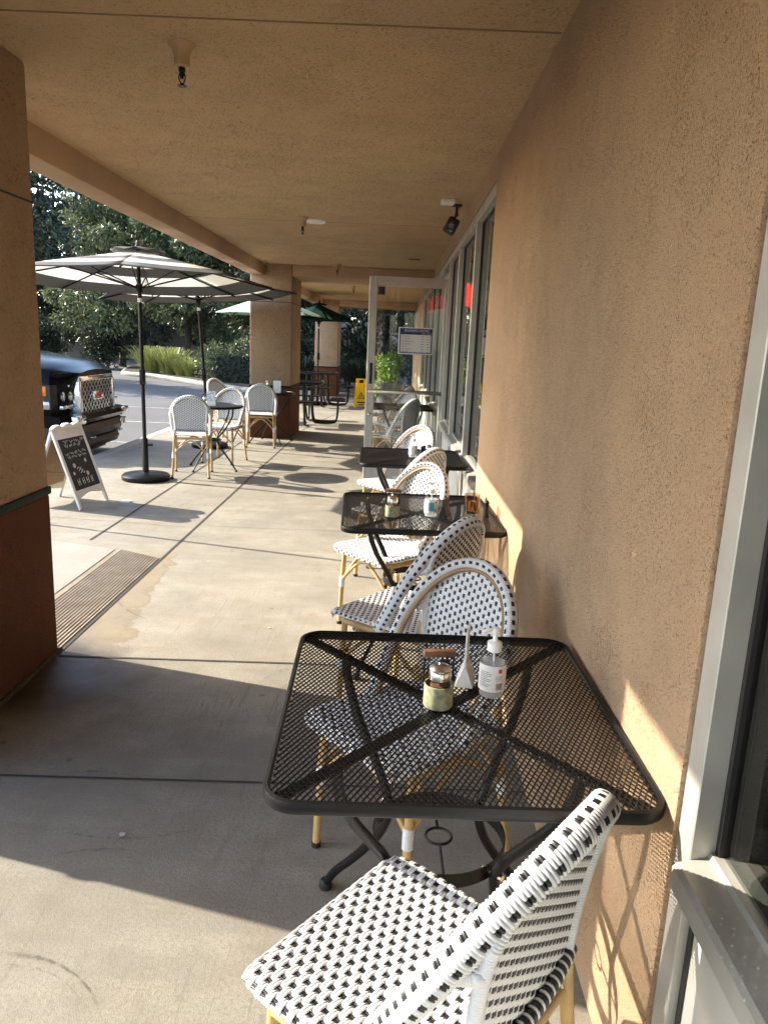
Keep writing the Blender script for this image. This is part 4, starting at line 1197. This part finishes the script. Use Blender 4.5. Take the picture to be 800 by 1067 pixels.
for s in (1, -1):
    for x0, x1, lx in ((-2.75, -1.95, .12), (-3.55, -2.83, 0)):
        q = MB(); q.hexa([(x0, s*.945, 1.26), (x1, s*.945, 1.26), (x1, s*.935, 1.26), (x0, s*.935, 1.26), (x0+.04, s*.805, 1.78), (x1-lx*1.6, s*.805, 1.78), (x1-lx*1.6, s*.795, 1.78), (x0+.04, s*.795, 1.78)])
        q.v = [(x, y, z+.09) for x, y, z in q.v]
        q.build('side_window', M['dkglass'], tk, 0)
    MB().box(-2.05, -1.88, min(s*1.02, s*1.22), max(s*1.02, s*1.22), 1.22, 1.42, .03).build('wing_mirror', M['carpaint'], tk)
    MB().box(-2.65, -2.5, min(s*1.0, s*1.03), max(s*1.0, s*1.03), 1.06, 1.09, .01).build('door_handle', M['chrome'], tk)
    for x in (-.98, -4.75):
        wl = MB(); TW = Matrix.Translation((x, s*.85, .40)) @ Matrix.Rotation(PI/2, 4, 'X')
        wl.lathe([(.0, -.11), (.25, -.12), (.36, -.125), (.395, -.10), (.40, 0), (.395, .10), (.36, .125), (.25, .12), (0, .11)], 36, T=TW)
        wo = wl.build('wheel', M['tyre'], tk, 40)
        rm_ = MB(); rm_.lathe([(0, -.128), (.07, -.13), (.09, -.105), (.2, -.10), (.235, -.128), (.25, -.13), (.25, .13), (.235, .128), (.2, .10), (.09, .105), (.07, .13), (0, .128)], 30, T=TW)
        for kk in range(6): rm_.box(.05, .23, -.025, .025, -.122, .122, .006, T=TW @ Matrix.Rotation(kk*PI/3, 4, 'Z'), seg=1)
        rm_.build('rim', M['chrome'], wo, 40)
    ar = MB()
    for x in (-.98, -4.75):
        ar.tube([(x+.47*math.cos(R(a)), s*.995, .42+.44*math.sin(R(a))) for a in range(0, 181, 15)], .035, 8, ab=(.8, 1))
    ar.build('wheel_arch', M['carblack'], tk, 40)
    # headlamp: chrome bowl, clear cover, amber marker wrapping the corner
    hl = MB()
    def wedge(x0, x1, yi, yo, z0, z1, bev, dx):
        return [(x0, s*yi, z0), (x1, s*yi, z0), (x1-dx, s*yo, z0), (x0, s*yo, z0), (x0, s*yi, z1), (x1, s*yi, z1), (x1-dx, s*yo, z1), (x0, s*yo, z1)]
    hl.hexa(wedge(-.30, -.095, .60, .985, .70, .99, 0, .10), .012)
    ho = hl.build('headlight', M['carblack'], tk)
    MB().box(-.30, -.205, min(s*.955, s*.996), max(s*.955, s*.996), .705, .80, .008).build('clear_lens', M['lens'], ho)
    MB().box(-.098, -.085, min(s*.61, s*.72), max(s*.61, s*.72), .96, .985, .004).box(-.098, -.085, min(s*.61, s*.72), max(s*.61, s*.72), .70, .725, .004).build('chrome_strip', M['chrome'], ho)
    c_ = MB()
    for yy, zz in ((.68, .85), (.81, .85)):
        c_.lathe([(0, 0), (.05, 0), (.058, .02), (.04, .03), (0, .034)], 20, T=Matrix.Translation((-.105-(.10 if yy > .75 else .0)*.3, s*yy, zz)) @ Matrix.Rotation(PI/2, 4, 'Y'))
    c_.box(-.13, -.085, min(s*.61, s*.90), max(s*.61, s*.90), .705, .745, .006)
    c_.build('lamp_bulb', M['chrome'], ho)
    MB().box(-.335, -.235, min(s*.95, s*1.006), max(s*.95, s*1.006), .86, .975, .012).build('marker_lamp', M['amber'], ho)
    fg = MB().box(-.04, .045, min(s*.66, s*.86), max(s*.66, s*.86), .36, .47, .012); fg.build('fog_lamp_bezel', M['chrome'], tk)
    MB().lathe([(0, 0), (.035, 0), (.03, .012), (0, .014)], 16, T=Matrix.Translation((.0455, s*.76, .415)) @ Matrix.Rotation(PI/2, 4, 'Y')).build('fog_lamp', M['lens'], tk)
    MB().tube(curve([(.0, s*.42, .33), (.09, s*.42, .33), (.11, s*.46, .33), (.09, s*.50, .33), (.0, s*.50, .33)], 4), .014, 8).build('tow_hook', M['chrome'], tk)
gr = MB()
GS = lambda z: .575+(z-.66)*1.13
y0, z0, z1, X = .585, .66, 1.10, -.01
gr.hexa([(-.16, -.62, .62), (X+.035, -.60, .62), (X+.035, .60, .62), (-.16, .62, .62), (-.2, -.60, .70), (X+.03, -.57, .70), (X+.03, .57, .70), (-.2, .60, .70)], .012)
gr.hexa([(-.20, -.60, 1.05), (X, -.56, 1.05), (X, .56, 1.05), (-.20, .60, 1.05), (-.2, -.58, 1.118), (X-.008, -.54, 1.11), (X-.008, .54, 1.11), (-.2, .58, 1.118)], .012)
for s in (1, -1): gr.hexa([(-.2, s*.60, .69), (X+.01, s*.585, .69), (X+.01, s*.51, .69), (-.2, s*.53, .69), (-.22, s*.60, 1.06), (X, s*.575, 1.06), (X, s*.505, 1.06), (-.22, s*.53, 1.06)], .012)
gr.v = [(x, y, GS(z)) for x, y, z in gr.v]
go = gr.build('grille_surround', M['chrome'], tk)
MB().box(-.18, -.12, -.54, .54, .58, 1.05).build('grille_back', M['gasket'], go, 0)
ms = MB()
mesh_top(ms, lambda x, y: abs(x) < .525 and abs(y) < .185, .53, .19, .105, .088, .019, -.012, .012)
ms.v = [(X-.03+p[2]-.06*0, p[0], GS(.875+p[1])) for p in ms.v]
ms.build('grille_mesh', M['chrome'], go, 30)
eb = MB().box(X-.02, X+.008, -.17, .17, .77, .88, .006); eo = eb.build('emblem_plate', M['chrome'], go)
text('emblem', 'GMC', .10, M['red'], eo, Matrix.Translation((X+.010, 0, .783)) @ Matrix(((0, 0, 1, 0), (1, 0, 0, 0), (0, 1, 0, 0), (0, 0, 0, 1))), 'CENTER', .004, 1.15)
bp = MB()
def bsec(z0, z1, d): return [(-.22, z0), (d, z0+.02), (d+.025, lerp(z0, z1, .5)), (d, z1-.015), (-.22, z1)]
for (za_, zb_, dd, mm) in ((.50, .635, .06, 0), (.30, .498, .02, 1), (.14, .298, -.03, 1)):
    ys = [-1.0+.1*i for i in range(21)]
    secs = [(y, [(x-(.16*max(0, (abs(y)-.62)/.38)**2), z) for x, z in bsec(za_, zb_, dd)]) for y in ys]
    o = len(bp.v); n = 5; vs = []; fs = []
    for y, P in secs: vs += [(x, y, z) for x, z in P]
    for i in range(len(secs)-1):
        for kx in range(n): fs.append((i*n+kx, i*n+(kx+1) % n, (i+1)*n+(kx+1) % n, (i+1)*n+kx))
    fs += [tuple(range(n)), tuple(range((len(secs)-1)*n, len(secs)*n))[::-1]]
    bp.add(vs, fs, mm)
bo = bp.build('bumper', [M['carpaint'], M['carblack']], tk, 30)
MB().box(-.01, .075, -.98+.10, -.62, .515, .62, .012).build('bumper_corner', M['chrome'], bo)
MB().box(-.01, .075, .62, .98-.10, .515, .62, .012).build('bumper_corner', M['chrome'], bo)
MB().box(-.5, -.05, -.3, .3, .13, .2).build('skid_plate', M['carblack'], tk)

# ------------------------------------------------------------------ planting beyond the car park
k = MB()
bedp = [(-11.5, 33), (-10.4, 29.3), (-9.9, 28.75), (-9.1, 28.45), (-6.8, 25.7), (-4.75, 23.2), (-4.2, 22.75), (-3.65, 22.5), (3, 22.5), (6, 30), (6, 60), (-13, 60), (-13, 40)]
k.prism(bedp, -.24, -.02); struct('planting_bed', k, M['soil'], 0)
kb = MB(); kb.tube([(x, y, -.075) for x, y in bedp[:9]], .085, 8, ab=(1.0, .9)); struct('bed_kerb', kb, M['conc_kerb'])
tag(MB().box(-40, 14, 46, 46.25, -.25, 2.6, .02).build('garden_wall', M['block']), 'grey block garden wall in the shade behind the trees', 'wall')
lw = MB().box(-1.25, 3, 22.26, 22.46, -.2, .30, .01); tag(lw.build('planter_kerb_wall', M['block']), 'low grey planter wall at the far end of the walkway', 'wall')

def trunk_mesh(h, r, seed):
    rnd = random.Random(seed); m = MB()
    P = [(rnd.uniform(-.15, .15)*i, rnd.uniform(-.15, .15)*i, h*i/5) for i in range(6)]
    m.tube(curve(P, 3), [lerp(r, r*.35, i/15) for i in range(16)], 9)
    for b in range(7):
        z = h*rnd.uniform(.35, .9); a = rnd.uniform(0, 6.28); L = h*rnd.uniform(.3, .5)
        base = V(P[min(5, int(z/h*5))])
        q = [base, base+V((math.cos(a)*L*.4, math.sin(a)*L*.4, L*.3)), base+V((math.cos(a)*L*.9, math.sin(a)*L*.9, L*.75))]
        m.tube(curve(q, 4), [lerp(r*.4, r*.12, i/8) for i in range(9)], 6)
    return m
def make_tree(name, label, h, w, nblob, nleaf, size, m, seed, group, low=.18):
    t = thing(name, label, 'tree', (0, 0, 0), 0, group)
    trunk_mesh(h*.75, .16, seed).build('trunk', M['bark'], t, 50)
    rnd = random.Random(seed); c = MB()
    for i in range(nblob):
        z = h*(low+(1-low)*rnd.random()**.85)
        ww = w*math.sin(PI*min(.93, max(.18, (z/h)*.82+.1)))**.7
        a = rnd.uniform(0, 6.28); r = ww*rnd.random()**.6
        s = rnd.uniform(.35, .8)*w*.42
        leaves(c, nleaf//nblob, (r*math.cos(a), r*math.sin(a), z), (s*1.15, s*1.15, s*.8), size, rnd, .5, shell=.5)
    c.build('crown', m, t, 0, fix=False)
    return t
t1 = make_tree('broadleaf_tree', 'x', 7.2, 2.9, 42, 15000, .21, M['leaf'], 21, 'trees behind the car park')
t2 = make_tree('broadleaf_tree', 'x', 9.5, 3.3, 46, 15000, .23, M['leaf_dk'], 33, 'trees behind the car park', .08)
tt = [(t1, -12.4, 35.0, 0, 1.1, 'sunlit grey green broadleaf tree left of the nearest umbrella apex'),
      (t1, -9.2, 34.4, 140, 1.0, 'second sunlit broadleaf tree right behind the near umbrella pole'),
      (t2, -19.5, 44, 0, 1.3, 'tall dark tree at the left beside the nearest pillar'),
      (t2, -14.5, 44, 70, 1.25, 'tall dark tree rising behind the sunlit broadleaf tree'),
      (t2, -9.6, 43, 150, 1.2, 'tall dark tree behind the striped umbrellas'),
      (t2, -5.4, 36.5, 210, 1.1, 'dark tree just left of the middle pillar'),
      (t2, -3.2, 28.5, 300, 1.0, 'dark tree behind the far pillar and green umbrella'),
      (t2, -.4, 27.3, 20, .95, 'dark tree beyond the end of the walkway'),
      (t2, 2.7, 27.2, 110, 1.0, 'dark tree seen through the glass door'),
      (t2, -25, 45, 45, 1.2, 'dark tree hidden behind the nearest pillar, far left of the row'),
      (t2, -14.6, 24.8, 95, 1.28, 'tall unseen tree added behind the nearest pillar to shade the far bay'),  # out-of-view tree added to shade the far end of the walkway
      (t1, -4.3, 28.0, 250, .62, 'small tree close behind the clipped hedge')]
used = set()
for o, x, y, rz, sc, lb in tt:
    if o.name in used: c = dup(o)
    else: c = o; used.add(o.name)
    c.location = (x, y, -.1); c.rotation_euler = (0, 0, R(rz)); c.scale = (sc,)*3; c['label'] = lb

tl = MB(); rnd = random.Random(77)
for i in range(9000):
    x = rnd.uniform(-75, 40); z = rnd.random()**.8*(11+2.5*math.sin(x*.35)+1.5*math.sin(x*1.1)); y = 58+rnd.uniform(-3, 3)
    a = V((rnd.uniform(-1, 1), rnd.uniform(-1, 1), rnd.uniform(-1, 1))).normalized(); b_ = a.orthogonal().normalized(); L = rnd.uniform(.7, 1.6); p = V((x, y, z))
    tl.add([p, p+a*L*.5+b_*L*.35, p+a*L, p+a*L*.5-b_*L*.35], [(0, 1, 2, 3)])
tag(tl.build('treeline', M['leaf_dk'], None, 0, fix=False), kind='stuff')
def grass(name, label, loc, n, h, spread, m, seed, cat, group=None):
    t = thing(name, label, cat, loc, 0, group)
    rnd = random.Random(seed); g = MB()
    for i in range(n):
        a = rnd.uniform(0, 6.28); r0 = spread*.35*rnd.random()
        L = h*rnd.uniform(.6, 1.15); out = rnd.uniform(.15, 1.15)*spread
        p0 = V((r0*math.cos(a), r0*math.sin(a), 0)); dr = V((math.cos(a+rnd.uniform(-.5, .5)), math.sin(a+rnd.uniform(-.5, .5)), 0))
        w = V((-dr.y, dr.x, 0))*rnd.uniform(.008, .016)
        pts = [p0, p0+dr*out*.35+V((0, 0, L*.55)), p0+dr*out*.75+V((0, 0, L*.9)), p0+dr*out*1.15+V((0, 0, L*.88))]
        vs = []
        for q, f in zip(pts, (1, 1, .8, .15)): vs += [q-w*f, q+w*f]
        g.add(vs, [(0, 1, 3, 2), (2, 3, 5, 4), (4, 5, 7, 6)])
    g.build('blades', m, t, 0, fix=False)
    return t
g0 = grass('strappy_plant', 'sunlit yellow green strappy clump at the left end of the shrub bed', (-9.3, 29.4, -.03), 520, 1.0, .85, M['blade'], 4, 'plant', 'strappy plants in the shrub bed')
for x, y, rz, sc, lb in ((-8.45, 28.9, 60, 1.0, 'second sunlit strappy clump behind the near umbrella pole'), (-7.8, 28.2, 130, .72, 'third sunlit strappy clump right of the near umbrella pole'),
                     (-7.35, 27.75, 200, .6, 'smallest sunlit strappy clump at the right end of the bright planting')):
    c = dup(g0, (x, y, -.03), R(rz), lb); c.scale = (sc,)*3
d0 = grass('ornamental_grass', 'dark arching grass clump beside the wet floor sign', (-.95, 23.2, 0), 420, 1.0, 1.0, M['leaf_dk'], 9, 'plant', 'dark grass clumps at the walkway end')
dup(d0, (-2.75, 23.3, 0), R(60), 'dark arching grass clump behind the far pillar')
def shrub(name, label, loc, rad, n, size, m, seed, cat='shrub', group=None):
    t = thing(name, label, cat, loc, 0, group)
    rnd = random.Random(seed); c = MB()
    nb = 14
    for i in range(nb):
        leaves(c, n//nb, (rnd.uniform(-.6, .6)*rad[0], rnd.uniform(-.6, .6)*rad[1], rad[2]*rnd.uniform(.35, 1.1)), (rad[0]*.45, rad[1]*.45, rad[2]*.45), size, rnd, .2, shell=.4)
    c.build('foliage', m, t, 0, fix=False)
    st = MB()
    for i in range(5): st.tube([(rnd.uniform(-.1, .1), rnd.uniform(-.1, .1), -.05), (rnd.uniform(-.4, .4)*rad[0], rnd.uniform(-.4, .4)*rad[1], rad[2])], [.025, .01], 6)
    st.build('stem', M['bark'], t)
    return t
shrub('leafy_shrub', 'loose dark shrub with pale flower heads between the sunny clumps and the leaning pole', (-6.35, 27.0, -.05), (.75, .6, .9), 2600, .11, M['leaf'], 14)
hd = thing('clipped_hedge', 'low dark clipped hedge left of the middle pillar', 'hedge', (-4.75, 25.6, -.05))
rnd = random.Random(2); c = MB()
for i in range(4200):
    x = rnd.uniform(-1.1, 1.1); y = rnd.uniform(-.5, .5); z = rnd.uniform(0, .86)
    f = rnd.randint(0, 3)
    if f == 0: z = .86-rnd.random()**2*.08
    elif f == 1: y = -.5+rnd.random()**2*.1
    elif f == 2: x = -1.1+rnd.random()**2*.1
    a = V((rnd.uniform(-1, 1), rnd.uniform(-1, 1), rnd.uniform(-.6, 1))).normalized(); b = a.orthogonal().normalized(); L = rnd.uniform(.05, .10)
    p = V((x, y, z)); c.add([p, p+a*L*.5+b*L*.3, p+a*L, p+a*L*.5-b*L*.3], [(0, 1, 2, 3)])
c.box(-1.05, 1.05, -.44, .44, 0, .78)
c.build('foliage', M['leaf_dk'], hd, 0, fix=False)
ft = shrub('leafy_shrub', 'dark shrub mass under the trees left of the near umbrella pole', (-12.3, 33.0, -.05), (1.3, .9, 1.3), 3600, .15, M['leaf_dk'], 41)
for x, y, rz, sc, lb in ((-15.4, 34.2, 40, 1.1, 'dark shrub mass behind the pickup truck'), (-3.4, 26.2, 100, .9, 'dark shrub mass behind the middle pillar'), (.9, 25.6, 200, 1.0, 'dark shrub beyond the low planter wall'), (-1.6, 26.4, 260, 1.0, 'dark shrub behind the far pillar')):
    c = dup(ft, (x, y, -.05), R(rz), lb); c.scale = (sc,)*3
# ------------------------------------------------------------------ daylight
AZ = V((-.965, .261)); EL = R(29.5)
to_sun = V((AZ.x*math.cos(EL), AZ.y*math.cos(EL), math.sin(EL)))
w = bpy.data.worlds.new('World'); S.world = w; w.use_nodes = True
n, l = w.node_tree.nodes, w.node_tree.links
sk = n.new('ShaderNodeTexSky'); sk.sky_type = 'NISHITA'; sk.sun_disc = False
sk.sun_elevation = EL; sk.sun_rotation = math.atan2(AZ.x, AZ.y) % (2*PI)
sk.air_density = 1.0; sk.dust_density = 1.0; sk.ozone_density = 1.0
l.new(sk.outputs[0], n['Background'].inputs[0]); n['Background'].inputs[1].default_value = .15
sun = bpy.data.lights.new('Sun', 'SUN'); sun.energy = 2.9; sun.angle = R(.5); sun.color = (1, .90, .73)
so = bpy.data.objects.new('Sun', sun); COL.objects.link(so)
so.rotation_euler = (-to_sun).to_track_quat('-Z', 'Y').to_euler()
so.location = to_sun*40

# ------------------------------------------------------------------ camera
cam = bpy.data.cameras.new('Camera'); co = bpy.data.objects.new('Camera', cam); COL.objects.link(co)
cam.sensor_fit = 'VERTICAL'; cam.sensor_height = 24.; cam.lens = 787/1067*24
cam.clip_start = .05; cam.clip_end = 1500
RM = Matrix([(0.998994,-0.044543,0.005243),(0.014877,0.218809,-0.975654),(0.042311,0.974750,0.219252)])
co.matrix_world = Matrix.Translation((0, 0, 1.5)) @ RM.to_4x4()
S.camera = co
S.view_settings.view_transform = 'Standard'; S.view_settings.look = 'None'
S.view_settings.exposure = 2.32; S.view_settings.gamma = 1
S.view_settings.use_curve_mapping = False
S.render.engine = 'CYCLES'
cy = S.cycles
cy.max_bounces = 10; cy.diffuse_bounces = 6; cy.glossy_bounces = 4; cy.transparent_max_bounces = 16; cy.transmission_bounces = 4
cy.use_denoising = True
cy.caustics_reflective = False; cy.caustics_refractive = False
cy.sample_clamp_indirect = 6
